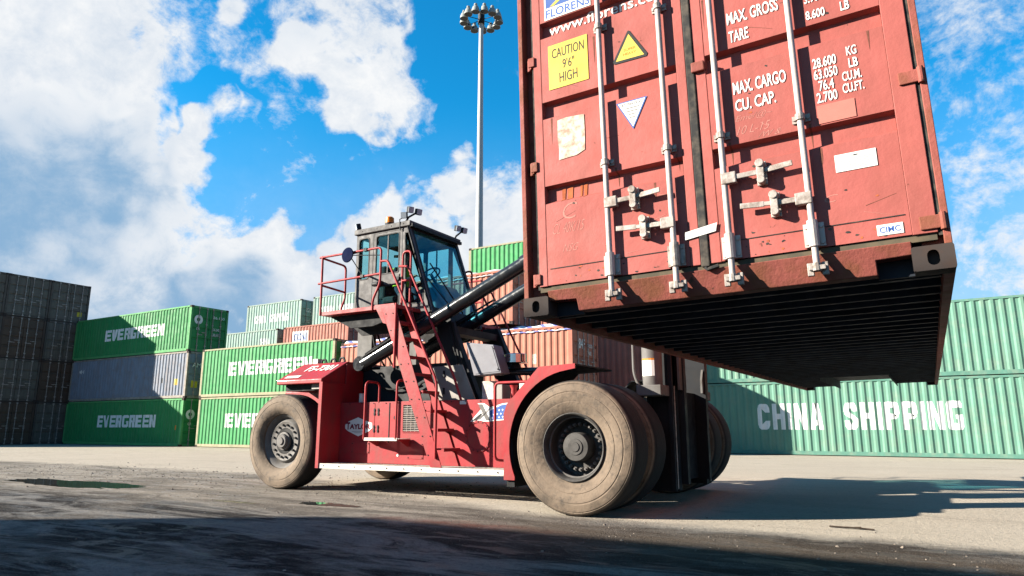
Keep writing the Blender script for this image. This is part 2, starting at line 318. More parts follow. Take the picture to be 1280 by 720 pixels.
# ------------------------------------------------------------------ lettering
_TC = {}
def text_tris(body, bold=.0, spacing=1.0):
    key = (body, bold, spacing)
    if key in _TC: return _TC[key]
    cu = bpy.data.curves.new('t', 'FONT'); cu.body = body; cu.offset = bold; cu.space_character = spacing; cu.resolution_u = 3
    ob = bpy.data.objects.new('t', cu); me = bpy.data.meshes.new_from_object(ob)
    me.calc_loop_triangles(); vs = [tuple(v.co[:2]) for v in me.vertices]; tr = [[vs[i] for i in t.vertices] for t in me.loop_triangles]
    bpy.data.objects.remove(ob); bpy.data.meshes.remove(me); bpy.data.curves.remove(cu)
    _TC[key] = tr; return tr
def fit(tris, a0, a1, b0, b1, shear=0.0):
    xs = [p[0] for t in tris for p in t]; ys = [p[1] for t in tris for p in t]; x0, x1, y0, y1 = min(xs), max(xs), min(ys), max(ys)
    out = []
    for t in tris: out.append([(a0 + (a1 - a0) * (p[0] - x0) / (x1 - x0) + shear * (p[1] - y0) / (y1 - y0), b0 + (b1 - b0) * (p[1] - y0) / (y1 - y0)) for p in t])
    return out
def clip(poly, ax, v, keep_hi):
    out = []
    for i in range(len(poly)):
        p, q = poly[i], poly[(i + 1) % len(poly)]; dp = (p[ax] - v) * (1 if keep_hi else -1); dq = (q[ax] - v) * (1 if keep_hi else -1)
        if dp >= 0: out.append(p)
        if (dp > 0 and dq < 0) or (dp < 0 and dq > 0):
            t = dp / (dp - dq); out.append((p[0] + (q[0] - p[0]) * t, p[1] + (q[1] - p[1]) * t))
    return out
def conform(mb, tris, ax, prof, fn, m=0):
    """lay flat print on a folded sheet: prof = [(s, depth)...] along axis ax; fn(a, b, depth) -> 3D"""
    for t in tris:
        lo = min(p[ax] for p in t); hi = max(p[ax] for p in t)
        for (s0, d0), (s1, d1) in zip(prof, prof[1:]):
            if s1 <= lo or s0 >= hi or s1 - s0 < 1e-6: continue
            q = clip(clip(t, ax, s0, True), ax, s1, False)
            if len(q) < 3: continue
            mb.add([fn(p[0], p[1], d0 + (d1 - d0) * (p[ax] - s0) / (s1 - s0)) for p in q], [tuple(range(len(q)))], m)
    return mb
def flat(mb, tris, fn, m=0):
    for t in tris: mb.add([fn(*p) for p in t], [tuple(range(len(t)))], m)
    return mb
def tri_fan(poly): return [list(t) for t in ([poly[i] for i in q] for q in tessellate_polygon([[Vector((a, b, 0)) for a, b in poly]]))]
BLOCK = {'E': [[(0, 0), (.36, 0), (.36, 1), (0, 1)], [(.36, .77), (1, .77), (1, 1), (.36, 1)], [(.36, .40), (.94, .40), (.94, .61), (.36, .61)], [(.36, 0), (1, 0), (1, .23), (.36, .23)]],
         'V': [[(0, 1), (.38, 1), (.56, .30), (.70, 0), (.30, 0)], [(.70, 0), (1, 1), (.66, 1), (.5, .36)]],
         'R': [[(0, 0), (.36, 0), (.36, 1), (0, 1)], [(.36, .77), (.9, .77), (1, .88), (.92, 1), (.36, 1)], [(.66, .50), (1, .50), (1, .88), (.66, .80)], [(.36, .40), (.95, .40), (1, .52), (.36, .58)], [(.50, .42), (.84, .42), (1, 0), (.63, 0)]],
         'G': [[(0, .1), (.1, 0), (.36, 0), (.36, 1), (.1, 1), (0, .9)], [(.36, .77), (1, .77), (1, .9), (.92, 1), (.36, 1)], [(.36, 0), (.9, 0), (1, .1), (1, .23), (.36, .23)], [(.66, .23), (1, .23), (1, .52), (.55, .52), (.55, .38), (.66, .38)]],
         'N': [[(0, 0), (.34, 0), (.34, 1), (0, 1)], [(.66, 0), (1, 0), (1, 1), (.66, 1)], [(.34, 1), (.34, .55), (.66, 0), (.66, .45)]]}
BLOCK.update({'C': [[(0, .2), (.08, .06), (.25, 0), (.36, .0), (.36, 1), (.25, 1), (.08, .94), (0, .8)], [(.36, .80), (.64, .66), (1, .66), (.98, .84), (.86, .96), (.7, 1), (.36, 1)], [(.36, 0), (.7, 0), (.86, .04), (.98, .16), (1, .34), (.64, .34), (.36, .20)]],
    'H': [[(0, 0), (.36, 0), (.36, 1), (0, 1)], [(.64, 0), (1, 0), (1, 1), (.64, 1)], [(.36, .40), (.64, .40), (.64, .61), (.36, .61)]], 'I': [[(.0, 0), (1, 0), (1, 1), (.0, 1)]],
    'A': [[(0, 0), (.34, 0), (.52, .70), (.62, 1), (.30, 1)], [(.66, 0), (1, 0), (.70, 1), (.42, 1), (.50, .70)], [(.36, .16), (.64, .16), (.60, .36), (.41, .36)]],
    'S': [[(0, .70), (.06, .88), (.2, .98), (.5, 1), (.8, .98), (.94, .88), (.98, .68), (.64, .68), (.5, .80), (.36, .74)], [(0, .70), (.36, .74), (.40, .66), (1, .40), (1, .30), (.62, .28), (.60, .36), (.06, .56)], [(.02, .34), (.36, .34), (.5, .19), (.62, .28), (1, .30), (.96, .12), (.8, .02), (.5, 0), (.2, .02), (.05, .12)]],
    'P': [[(0, 0), (.36, 0), (.36, 1), (0, 1)], [(.36, .79), (.62, .79), (1, .80), (.9, .96), (.75, 1), (.36, 1)], [(.64, .48), (.9, .46), (1, .60), (1, .80), (.64, .79)], [(.36, .38), (.74, .38), (.9, .46), (.64, .57), (.36, .57)]]})
WIDE = {'I': .42, ' ': 1.12}
def block_word(word, a0, a1, b0, b1):
    tot = sum(WIDE.get(c, 1.0) for c in word); u = (a1 - a0) / tot; out = [[]]; x0 = a0; gap = .10 if ' ' not in word else .17
    for ch in word:
        w = u * WIDE.get(ch, 1.0); g = u * gap
        if ch == ' ': out.append([])
        for poly in BLOCK.get(ch, ()): out[-1] += tri_fan([(x0 + x * (w - g), b0 + (b1 - b0) * y) for x, y in poly])
        x0 += w
    return out

# ------------------------------------------------------------------ ground
def make_ground():
    m = bpy.data.materials.new('yard_ground'); m.use_nodes = True; nt = m.node_tree; N = nt.nodes; L = nt.links; b = N['Principled BSDF']
    tc = N.new('ShaderNodeTexCoord'); sp = N.new('ShaderNodeSeparateXYZ'); L.new(tc.outputs['Object'], sp.inputs[0])
    def nz(s, d=6, r=.6, sv=(1, 1, 1), rot=0.0, dist=0.0):
        mp = N.new('ShaderNodeMapping'); mp.inputs['Scale'].default_value = sv; mp.inputs['Rotation'].default_value = (0, 0, rot); L.new(tc.outputs['Object'], mp.inputs[0])
        n = N.new('ShaderNodeTexNoise'); n.inputs['Scale'].default_value = s; n.inputs['Detail'].default_value = d; n.inputs['Roughness'].default_value = r; n.inputs['Distortion'].default_value = dist
        L.new(mp.outputs[0], n.inputs['Vector']); return n.outputs['Fac']
    def rng(v, a, c, t0=0., t1=1.):
        q = N.new('ShaderNodeMapRange'); q.inputs[1].default_value = a; q.inputs[2].default_value = c; q.inputs[3].default_value = t0; q.inputs[4].default_value = t1; L.new(v, q.inputs[0]); return q.outputs[0]
    def mt(op, a, c=None, d=None):
        q = N.new('ShaderNodeMath'); q.operation = op
        for i, x in enumerate((a, c, d)):
            if x is None: continue
            if isinstance(x, (int, float)): q.inputs[i].default_value = x
            else: L.new(x, q.inputs[i])
        return q.outputs[0]
    def mix(f, a, c):
        q = N.new('ShaderNodeMix'); q.data_type = 'RGBA'; L.new(f, q.inputs[0])
        for i, x in ((6, a), (7, c)):
            if isinstance(x, tuple): q.inputs[i].default_value = (*x, 1)
            else: L.new(x, q.inputs[i])
        return q.outputs[2]
    streak = nz(1.0, 9, .68, (.32, 1.25, 1), .05, 1.1); streak2 = nz(1.0, 8, .68, (.22, 2.4, 1), -.04, .5); patch = nz(.45, 9, .66, (1, 1, 1), 0, .8); grit = nz(34, 4, .75); speck = nz(90, 3, .7); peb = nz(13, 5, .7); blot = nz(2.6, 8, .70, (.6, 1.3, 1), .1, .8)
    # concrete slab against the rows, worn asphalt where the machines run
    edge = mt('ADD', mt('ADD', 7.55, mt('MINIMUM', mt('MULTIPLY', mt('MAXIMUM', mt('SUBTRACT', -4.2, sp.outputs['X']), 0.0), .42), 3.4)), mt('MULTIPLY', mt('SUBTRACT', patch, .5), 1.6))
    conc_f = rng(mt('SUBTRACT', sp.outputs['Y'], edge), -.22, .30)
    conc = mix(rng(patch, .3, .72), (.31, .274, .226), (.275, .242, .198))
    conc = mix(rng(streak, .52, .78, 0, .45), conc, (.19, .164, .135))
    conc = mix(rng(streak2, .60, .70, 0, .30), conc, (.155, .135, .112))
    asph = mix(rng(streak, .46, .56), (.009, .009, .0105), (.115, .11, .104))
    asph = mix(rng(patch, .52, .62, 0, .6), asph, (.095, .086, .076))
    asph = mix(rng(blot, .53, .62, 0, .65), asph, (.012, .0115, .012)); asph = mix(rng(streak2, .56, .64, 0, .6), asph, (.135, .127, .117))
    # the dirt band along the slab's edge, dust with the sunlit tone painted in to the left, damp to the right
    band = rng(mt('ABSOLUTE', mt('SUBTRACT', sp.outputs['Y'], mt('SUBTRACT', edge, 1.15))), .25, 1.25, 1, 0)
    dusty = mt('MULTIPLY', rng(mt('ADD', sp.outputs['Y'], mt('MULTIPLY', mt('SUBTRACT', patch, .5), 1.2)), 5.7, 7.0), rng(sp.outputs['X'], -3.2, -6.5))  # paler colour ends near the foreground shadow's edge, so shaded asphalt is painted darker
    asph = mix(mt('MULTIPLY', dusty, mt('ADD', .35, mt('MULTIPLY', rng(streak, .35, .62), .6))), asph, (.205, .18, .15))
    damp = mt('MULTIPLY', band, rng(sp.outputs['X'], -6.0, -3.2)); asph = mix(mt('MULTIPLY', damp, .9), asph, (.055, .043, .033))
    redd = N.new('ShaderNodeVectorMath'); redd.operation = 'DISTANCE'; mp = N.new('ShaderNodeMapping'); mp.inputs['Scale'].default_value = (.55, 2.4, 1); L.new(tc.outputs['Object'], mp.inputs[0]); L.new(mp.outputs[0], redd.inputs[0]); redd.inputs[1].default_value = (-4.7 * .55, 6.5 * 2.4, 0)
    asph = mix(mt('MULTIPLY', rng(redd.outputs['Value'], .9, .1), rng(nz(2.2), .35, .6)), asph, (.11, .05, .04))
    col = mix(conc_f, asph, conc)
    vo = N.new('ShaderNodeTexVoronoi'); vo.feature = 'DISTANCE_TO_EDGE'; vo.inputs['Scale'].default_value = .55
    wv = N.new('ShaderNodeVectorMath'); wv.operation = 'MULTIPLY_ADD'; wv.inputs[1].default_value = (.5, .5, 0); wnz = N.new('ShaderNodeTexNoise'); wnz.inputs['Scale'].default_value = 2.2; wnz.inputs['Detail'].default_value = 5; L.new(tc.outputs['Object'], wnz.inputs['Vector']); L.new(wnz.outputs['Color'], wv.inputs[0]); L.new(tc.outputs['Object'], wv.inputs[2]); L.new(wv.outputs[0], vo.inputs['Vector'])
    col = mix(mt('MULTIPLY', rng(vo.outputs['Distance'], .014, .004), mt('MULTIPLY', rng(patch, .50, .60, 0, .5), mt('SUBTRACT', 1.0, conc_f))), col, (.035, .03, .026))
    oil = nz(.9, 6, .7, (.5, 1.5, 1), .1, 1.0); col = mix(rng(oil, .60, .74, 0, .55), col, (.045, .038, .032))
    gr = mt('SUBTRACT', 1.0, mt('MULTIPLY', conc_f, .55)); col = mix(mt('MULTIPLY', rng(peb, .52, .66, 0, .50), gr), col, (.035, .031, .027)); col = mix(mt('MULTIPLY', rng(grit, .54, .64, 0, .60), gr), col, (.025, .022, .019)); col = mix(mt('MULTIPLY', rng(speck, .57, .66, 0, .50), gr), col, (.30, .27, .235))
    L.new(col, b.inputs['Base Color'])
    wet = mt('MULTIPLY', rng(blot, .50, .60), mt('SUBTRACT', 1.0, conc_f)); L.new(rng(wet, 0, 1, 1.0, .62), b.inputs['Roughness']); L.new(rng(wet, 0, 1, .03, .22), b.inputs['Specular IOR Level'])
    bp = N.new('ShaderNodeBump'); bp.inputs['Strength'].default_value = .8; bp.inputs['Distance'].default_value = .02
    L.new(mt('ADD', mt('ADD', mt('MULTIPLY', grit, .6), mt('MULTIPLY', peb, .7)), mt('MULTIPLY', patch, 1.2)), bp.inputs['Height']); L.new(bp.outputs[0], b.inputs['Normal'])
    g = MB().add([(-700, -700, 0), (700, -700, 0), (700, 700, 0), (-700, 700, 0)], [(0, 1, 2, 3)])
    o = g.build('ground', m, fix=False); o['kind'] = 'structure'
    # standing water
    wm = bpy.data.materials.new('puddle_water'); wm.use_nodes = True; wb = wm.node_tree.nodes['Principled BSDF']
    wb.inputs['Base Color'].default_value = (.03, .032, .03, 1); wb.inputs['Roughness'].default_value = .015; wb.inputs['IOR'].default_value = 1.33; wb.inputs['Specular IOR Level'].default_value = 1.0
    def puddle(cx, cy, rx, ry, seed, name='puddle'):
        rnd = random.Random(seed); pts = []
        for k in range(140):
            t = 2 * math.pi * k / 140; q = 1 + .40 * noise.noise(Vector((math.cos(t) * 1.3, math.sin(t) * 1.3, seed))) + .26 * noise.noise(Vector((math.cos(t) * 5, math.sin(t) * 5, seed))) + .12 * noise.noise(Vector((math.cos(t) * 17, math.sin(t) * 17, seed)))
            pts.append((cx + rx * q * math.cos(t), cy + ry * q * math.sin(t), .004))
        p = MB().add(pts, [tuple(range(140))]).build(name, wm, fix=False); p['kind'] = 'structure'
    puddle(-14.2, 7.35, 2.3, .46, 3.1); puddle(-7.3, 7.18, .55, .13, 8.4); puddle(-8.6, 6.75, .5, .05, 5.2)
    # loose stones
    st = MB(); rnd = random.Random(11)
    for k in range(4200):
        if k < 3300: x = rnd.uniform(-22, -6.2); y = 9.6 + rnd.gauss(0, 1.25)
        elif k < 3800: x = rnd.uniform(-10, 1); y = rnd.gauss(6.9, .6)
        else: x = rnd.uniform(-8, .5); y = rnd.uniform(3.5, 9)
        if abs(x + 14.2) < 2.2 and abs(y - 7.35) < .42: continue
        r = min(.026, .004 + rnd.expovariate(190)) * (1 if k < 3300 else .7); ax = [r * rnd.uniform(.7, 1.3) for _ in range(3)]; rot = rnd.uniform(0, 6.3); c, s_ = math.cos(rot), math.sin(rot)
        vs = []
        for (a, q, h) in ((1, 0, 0), (-1, .1, 0), (.1, 1, .1), (0, -1, -.1), (.1, .2, .9), (-.5, .6, .5), (.5, -.6, .55)):
            X = a * ax[0]; Yq = q * ax[1]; vs.append((x + c * X - s_ * Yq, y + s_ * X + c * Yq, max(0, h) * ax[2] * .9 - .001))
        st.add(vs, [(0, 2, 4), (2, 5, 4), (5, 1, 4), (2, 1, 5), (1, 3, 6), (1, 6, 4), (6, 0, 4), (3, 0, 6)])
    M_stone = paint('loose_stone', (.24, .2, .165), .9, var=.4, scale=6)
    o = st.build('loose_stones', M_stone); o['kind'] = 'stuff'; o['label'] = 'loose stones and grit scattered over the worn yard'; o['category'] = 'stones'
    # a twig lying on the slab
    tw = MB().tube([(-1.05, 8.36, .012), (-.9, 8.33, .015), (-.78, 8.36, .013), (-.62, 8.31, .012)], .009, 6).tube([(-.86, 8.335, .014), (-.74, 8.30, .03)], .006, 5)
    tag(tw.build('twig', paint('dry_twig', (.05, .035, .025), .9)), 'small dark twig lying on the pale concrete at the right', 'twig')
make_ground()

# ------------------------------------------------------------------ stacked containers (long sides run along x)
PAL = {}
def cpal(key, wall, frame=None, dirt=(.12, .09, .06), amt=.4):
    PAL[key] = (paint('sheet_' + key, wall, .55, var=.10, scale=1.2, dirt=dirt, dirt_amt=amt, streak=True, dirt_scale=2.5),
                paint('frame_' + key, frame or wall, .6, var=.15, scale=3, dirt=dirt, dirt_amt=min(.8, amt + .2)))
cpal('green', (.028, .27, .078), (.10, .38, .13), (.12, .28, .12), .3)
cpal('green_worn', (.052, .33, .108), (.38, .34, .22), (.14, .30, .14), .3)
cpal('bluegrey', (.22, .265, .34), (.34, .31, .27), (.20, .14, .10), .45)
cpal('teal', (.135, .31, .23), (.11, .27, .21), (.25, .33, .25), .45)
cpal('teal_pale', (.26, .42, .36), (.28, .38, .33), (.36, .40, .35), .5)
cpal('salmon', (.52, .20, .135), (.46, .17, .12), (.36, .14, .09), .4)
cpal('brick', (.47, .17, .125), (.42, .15, .11), (.3, .12, .08), .4)
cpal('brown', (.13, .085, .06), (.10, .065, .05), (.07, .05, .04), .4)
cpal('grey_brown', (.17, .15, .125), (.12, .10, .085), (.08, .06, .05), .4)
M_cast = paint('corner_casting_steel', (.055, .042, .038), .7, var=.2, dirt=(.10, .045, .025), dirt_amt=.5)
M_letter = paint('white_lettering', (.78, .77, .74), .6, var=.06, dirt=(.5, .48, .44), dirt_amt=.3)
M_sign_y = paint('yellow_sign', (.7, .55, .05), .5)

def corr_profile(length, pitch=.278, depth=.036):
    n = max(1, int(length / pitch)); p = length / n; pr = [(0, 0)]
    for i in range(n):
        s = i * p; pr += [(s + p * .14, 0), (s + p * .36, depth), (s + p * .64, depth), (s + p * .86, 0)]
    pr.append((length, 0)); return pr
_cast = []
def casting(parent, x, y, z, mat=None):
    if not _cast:
        b = MB().plate(rrect(-.08, .08, -.059, .059, .01, 1), [rrect(-.03, .03, -.04, .04, .025, 3)], lambda a, q: (a, -.081, q), (0, .01, 0)).box(-.0799, .0799, -.071, .081, -.0589, .0589)
        o = b.build('corner_casting', mat or M_cast, parent); put(o, (x, y, z), parent); _cast.append(o); return o
    return rep(_cast[0], (x, y, z), parent)

def container(x0, y0, z0, L, label, pal, h=2.591, group=None, doors='+x', word=None, plain=False, marks=(), tarp=None, name='shipping_container', W=2.438, loc_label=None):
    wm, fm = PAL[pal]; x1 = x0 + L; y1 = y0 + W; z1 = z0 + h
    t = thing(name, ((x0 + x1) / 2, (y0 + y1) / 2, z0), label, 'container', group)
    # frame: posts and rails
    f = MB(); q = .012
    for xx in (x0, x1 - .15):
        for yy in (y0, y1 - .12): f.box(xx + .002, xx + .148, yy + .002, yy + .118, z0 + .118, z1 - .118)
    for yy in (y0 + .004, y1 - .064): f.box(x0 + .15, x1 - .15, yy, yy + .06, z0 + .03, z0 + .17); f.box(x0 + .15, x1 - .15, yy, yy + .06, z1 - .09, z1 - .01)
    for xx in (x0 + .01, x1 - .11): f.box(xx, xx + .1, y0 + .12, y1 - .12, z0 + .02, z0 + .16); f.box(xx, xx + .1, y0 + .12, y1 - .12, z1 - .13, z1 - .01)
    f.build('frame', fm, t)
    prof = corr_profile(L - .30)
    def wall(yf, sg):
        mb = MB(); vs = []
        for (s, d) in prof:
            yy = yf + sg * (.012 + d); vs += [(x0 + .15 + s, yy, z0 + .17), (x0 + .15 + s, yy, z1 - .09)]
        mb.add(vs, [(2 * i, 2 * i + 2, 2 * i + 3, 2 * i + 1) for i in range(len(prof) - 1)]); return mb.build('side_wall', wm, t)
    wall(y0, 1)
    if not plain: wall(y1, -1)
    else: MB().box(x0 + .15, x1 - .15, y1 - .05, y1 - .01, z0 + .17, z1 - .09).build('side_wall', wm, t)
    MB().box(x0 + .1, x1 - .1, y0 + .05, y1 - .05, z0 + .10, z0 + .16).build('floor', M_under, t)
    if tarp is None: MB().box(x0 + .08, x1 - .08, y0 + .05, y1 - .05, z1 - .06, z1 - .025).build('roof', wm, t)
    else:
        n = 48; mb = MB(); vs = []; rows = 7; rnd = random.Random(int(x0 * 10) + int(z0))
        for i in range(n + 1):
            xx = x0 - .02 + (L + .04) * i / n; sag = .03 * math.cos(i / n * math.pi * 2 * (L / 1.2))
            for j in range(rows):
                v = j / (rows - 1); yy = y0 - .03 + (W + .06) * v; rise = .20 * math.sin(math.pi * v) ** .7 if 0 < j < rows - 1 else -.20
                vs.append((xx, yy, z1 + .01 + rise + sag * (1 if 0 < j < rows - 1 else .3) + rnd.uniform(-.012, .012)))
        mb.add(vs, [(i * rows + j, (i + 1) * rows + j, (i + 1) * rows + j + 1, i * rows + j + 1) for i in range(n) for j in range(rows - 1)])
        mb.build('tarpaulin', tarp, t, smooth=60, label='crumpled tarpaulin roped over the open top')
    # ends
    for side in ('-x', '+x'):
        xe = x0 if side == '-x' else x1; sg = 1 if side == '-x' else -1
        if doors != side or plain:
            pr = corr_profile(W - .24, .25, .04); mb = MB(); vs = []
            for (s, d) in pr: vs += [(xe + sg * (.015 + d), y0 + .12 + s, z0 + .16), (xe + sg * (.015 + d), y0 + .12 + s, z1 - .13)]
            mb.add(vs, [(2 * i, 2 * i + 2, 2 * i + 3, 2 * i + 1) for i in range(len(pr) - 1)]); mb.build('end_wall', wm, t)
        else:
            ym = (y0 + y1) / 2
            for (a, b_) in ((y0 + .13, ym - .012), (ym + .012, y1 - .13)):
                zz = [z0 + .17]; nt_ = 4; vs = []; prz = [(z0 + .17, 0)]
                for k in range(1, nt_):
                    zc = z0 + .17 + (h - .31) * k / nt_; prz += [(zc - .07, 0), (zc - .05, .045), (zc + .05, .045), (zc + .07, 0)]
                prz.append((z1 - .14, 0)); mb = MB()
                for (zq, d) in prz: vs += [(xe + sg * (.03 + d), a, zq), (xe + sg * (.03 + d), b_, zq)]
                mb.add(vs, [(2 * i, 2 * i + 1, 2 * i + 3, 2 * i + 2) for i in range(len(prz) - 1)])
                mb.box(min(xe + sg * .04, xe + sg * .09), max(xe + sg * .04, xe + sg * .09), a, a + .03, z0 + .17, z1 - .14)
                mb.build('door', wm, t)
            for yy in (y0 + .5, ym - .2, ym + .2, y1 - .5):
                xb = xe - sg * .01
                mb = MB().cyl((xb, yy, z0 + .05), (xb, yy, z1 - .05), .022, n=8)
                for zq in (.08, .35, 1.0, 1.6, h - .1): mb.box(xb - .02, xb + .02, yy - .05, yy + .05, z0 + zq - .04, z0 + zq + .04)
                mb.build('locking_bar', M_galvd, t)
            for yy, hh in ((y0 + .62, .98), (ym - .32, 1.12), (ym + .32, .98), (y1 - .62, 1.12)): MB().box(xe - sg * .03 - .012, xe - sg * .03 + .012, yy - .16, yy + .16, z0 + hh - .02, z0 + hh + .02).build('door_handle', M_galvd, t)
    for xx in (x0 + .081, x1 - .081):
        for zz in (z0 + .06, z1 - .06):
            casting(t, xx, y0 + .078, zz)
            if not plain: 
                o = casting(t, xx, y1 - .078, zz); o.rotation_euler = (0, 0, math.pi)
    if word:
        kind, a0, a1, b0, b1 = word
        for tr in block_word(kind, a0, a1, b0, b1): conform(MB(), tr, 0, [(x0 + .15 + s, d) for s, d in prof], lambda a, b_, d: (a, y0 + .012 + d - .004, b_)).build('lettering', M_letter, t)
    for mk in marks:
        if mk[0] == 'text':
            _, body, a0, a1, b0, b1, mat_ = mk
            conform(MB(), fit(text_tris(body, .02), a0, a1, b0, b1), 0, [(x0 + .15 + s, d) for s, d in prof], lambda a, b_, d: (a, y0 + .012 + d - .004, b_)).build('marking', mat_, t)
        elif mk[0] == 'quad':
            _, a0, a1, b0, b1, mat_ = mk
            conform(MB(), [[(a0, b0), (a1, b0), (a1, b1), (a0, b1)]], 0, [(x0 + .15 + s, d) for s, d in prof], lambda a, b_, d: (a, y0 + .012 + d - .003, b_)).build('sticker', mat_, t)
        elif mk[0] == 'ring':    # round emblem on the door end
            _, yc, zc, r0, mat_ = mk; mb = MB(); xe = x1 - .026
            for k in range(28):
                t0, t1 = 2 * math.pi * k / 28, 2 * math.pi * (k + 1) / 28; a = [(r, tt) for r, tt in ((r0, t0), (r0, t1), (r0 * .42, t1), (r0 * .42, t0))]
                mb.add([(xe, yc + r * math.cos(tt), zc + r * math.sin(tt)) for r, tt in a], [(0, 1, 2, 3)])
            mb.build('emblem', mat_, t)
        elif mk[0] == 'etext':
            _, body, a0, a1, b0, b1, mat_ = mk
            flat(MB(), fit(text_tris(body, .01), a0, a1, b0, b1), lambda a, b_: (x1 - .026, a, b_)).build('marking', mat_, t)
        elif mk[0] == 'equad':
            _, a0, a1, b0, b1, mat_ = mk
            MB().add([(x1 - .024, a0, b0), (x1 - .024, a1, b0), (x1 - .024, a1, b1), (x1 - .024, a0, b1)], [(0, 1, 2, 3)]).build('sticker', mat_, t)
    return t

M_tarpblue = None
def tarp_mat(name, c0, c1, sc_):
    m = paint(name, c0, .6, var=.12); nt = m.node_tree; N = nt.nodes; L = nt.links; b = N['Principled BSDF']
    tc = N.new('ShaderNodeTexCoord'); w = N.new('ShaderNodeTexWave'); w.inputs['Scale'].default_value = sc_; w.inputs['Distortion'].default_value = 3.0; w.wave_type = 'BANDS'; w.bands_direction = 'DIAGONAL'; w.inputs['Detail Scale'].default_value = .6
    L.new(tc.outputs['Object'], w.inputs['Vector']); r = N.new('ShaderNodeMapRange'); r.inputs[1].default_value = .62; r.inputs[2].default_value = .72; L.new(w.outputs['Fac'], r.inputs[0])
    x = N.new('ShaderNodeMix'); x.data_type = 'RGBA'; x.inputs[6].default_value = (*c0, 1); x.inputs[7].default_value = (*c1, 1); L.new(r.outputs[0], x.inputs[0]); L.new(x.outputs[2], b.inputs['Base Color']); return m
M_tarp1 = tarp_mat('blue_white_tarpaulin', (.55, .56, .62), (.10, .13, .34), .9)
M_tarp2 = tarp_mat('grey_tarpaulin', (.34, .34, .35), (.26, .26, .28), .5)

YA = 23.70; HA = 2.63
EVW = lambda a0, a1, b0, b1: ('EVERGREEN', a0, a1, b0, b1)
YE = YA + 1.22
container(-47.62, YA, 0, 12.19, 'green container with white lettering on the ground, left stack, lowest, standing on the yard', 'green', h=HA, group='left stack of containers', word=EVW(-43.9, -37.8, 1.04, 1.75),
          marks=[('ring', YA + .5, 1.75, .27, M_letter), ('etext', 'GR', YA + .40, YA + .62, 1.15, 1.30, M_letter), ('quad', -36.05, -35.9, .9, 1.15, M_orange)])
container(-47.60, YA + .02, HA, 12.19, 'blue grey container between two green ones in the left stack', 'bluegrey', h=HA, group='left stack of containers',
          marks=[('quad', -37.75, -37.6, HA + .9, HA + 1.2, M_black), ('quad', -36.55, -36.25, HA + .75, HA + 1.1, M_yellow), ('equad', YA + .35, YA + .75, HA + .6, HA + 1.0, M_sign_y), ('etext', 'AM', YA + .35, YA + .9, HA + 1.75, HA + 2.0, M_letter), ('text', 'MH', -46.7, -46.15, HA + 1.75, HA + 2.0, M_letter)])
container(-47.64, YA - .01, 2 * HA, 12.19, 'green container with white lettering on top of the blue grey one', 'green', h=HA, group='left stack of containers', word=EVW(-44.05, -37.88, 6.31, 7.01),
          marks=[('ring', YA + .5, 2 * HA + 1.85, .27, M_letter), ('etext', 'GR', YA + .40, YA + .62, 2 * HA + 1.25, 2 * HA + 1.4, M_letter), ('etext', '36.160', YA + 1.45, YA + 2.2, 2 * HA + 2.0, 2 * HA + 2.16, M_letter), ('etext', '36.240', YA + 1.5, YA + 1.9, 2 * HA + 1.3, 2 * HA + 1.45, M_letter), ('etext', '38.060', YA + 1.5, YA + 1.9, 2 * HA + 1.0, 2 * HA + 1.15, M_letter)])
# second green pair
container(-34.28, YA + .15, 0, 10.1, 'sunlit green container on the ground behind the steer tyre, half its lettering hidden', 'green_worn', h=HA, group='green pair behind the machine', word=EVW(-31.95, -25.7, 1.04, 1.75))
container(-34.30, YA + .13, HA, 10.1, 'sunlit green container with white lettering above the red hood', 'green_worn', h=HA, group='green pair behind the machine', word=EVW(-31.97, -25.65, 3.74, 4.46))
# salmon open-tops
container(-24.02, YA + .1, 0, 12.19, 'salmon open container at the bottom of its stack behind the machine body', 'salmon', h=2.5, group='salmon stack behind the machine')
container(-23.75, YA + .1, 2.5, 12.19, 'salmon open top container under a blue and white tarpaulin', 'salmon', h=2.46, group='salmon stack behind the machine', tarp=M_tarp1,
          marks=[('quad', -13.35, -13.2, 3.0, 3.25, M_yellow), ('quad', -13.35, -13.15, 3.5, 3.9, M_whitew), ('etext', '84F', YA + .75, YA + 1.3, 4.1, 4.5, M_letter), ('etext', 'GROSS', YA + 1.5, YA + 2.0, 4.2, 4.35, M_letter), ('etext', 'TARE', YA + 1.5, YA + 1.9, 3.9, 4.05, M_letter)])
container(-20.3, YA + .1, 5.19, 6.06, 'short salmon open top container under a grey tarpaulin, topmost of its stack', 'salmon', h=2.32, group='salmon stack behind the machine', tarp=M_tarp2)
# row behind: green topmost
for k in range(3): container(-20.3, 29.3, k * 2.6, 12.19, ['brick red container on the ground hidden behind the salmon stack', 'brick red container second up behind the salmon stack', 'brick red container third up, right under the green one'][k], 'brick', h=2.6, plain=True, group='row behind the salmon stack')
container(-20.25, 29.3, 7.8, 12.19, 'green container high behind the cylinder, topmost against the sky', 'green_worn', h=2.6, group='row behind the salmon stack', marks=[('quad', -17.75, -16.4, 8.6, 9.15, M_letter)])
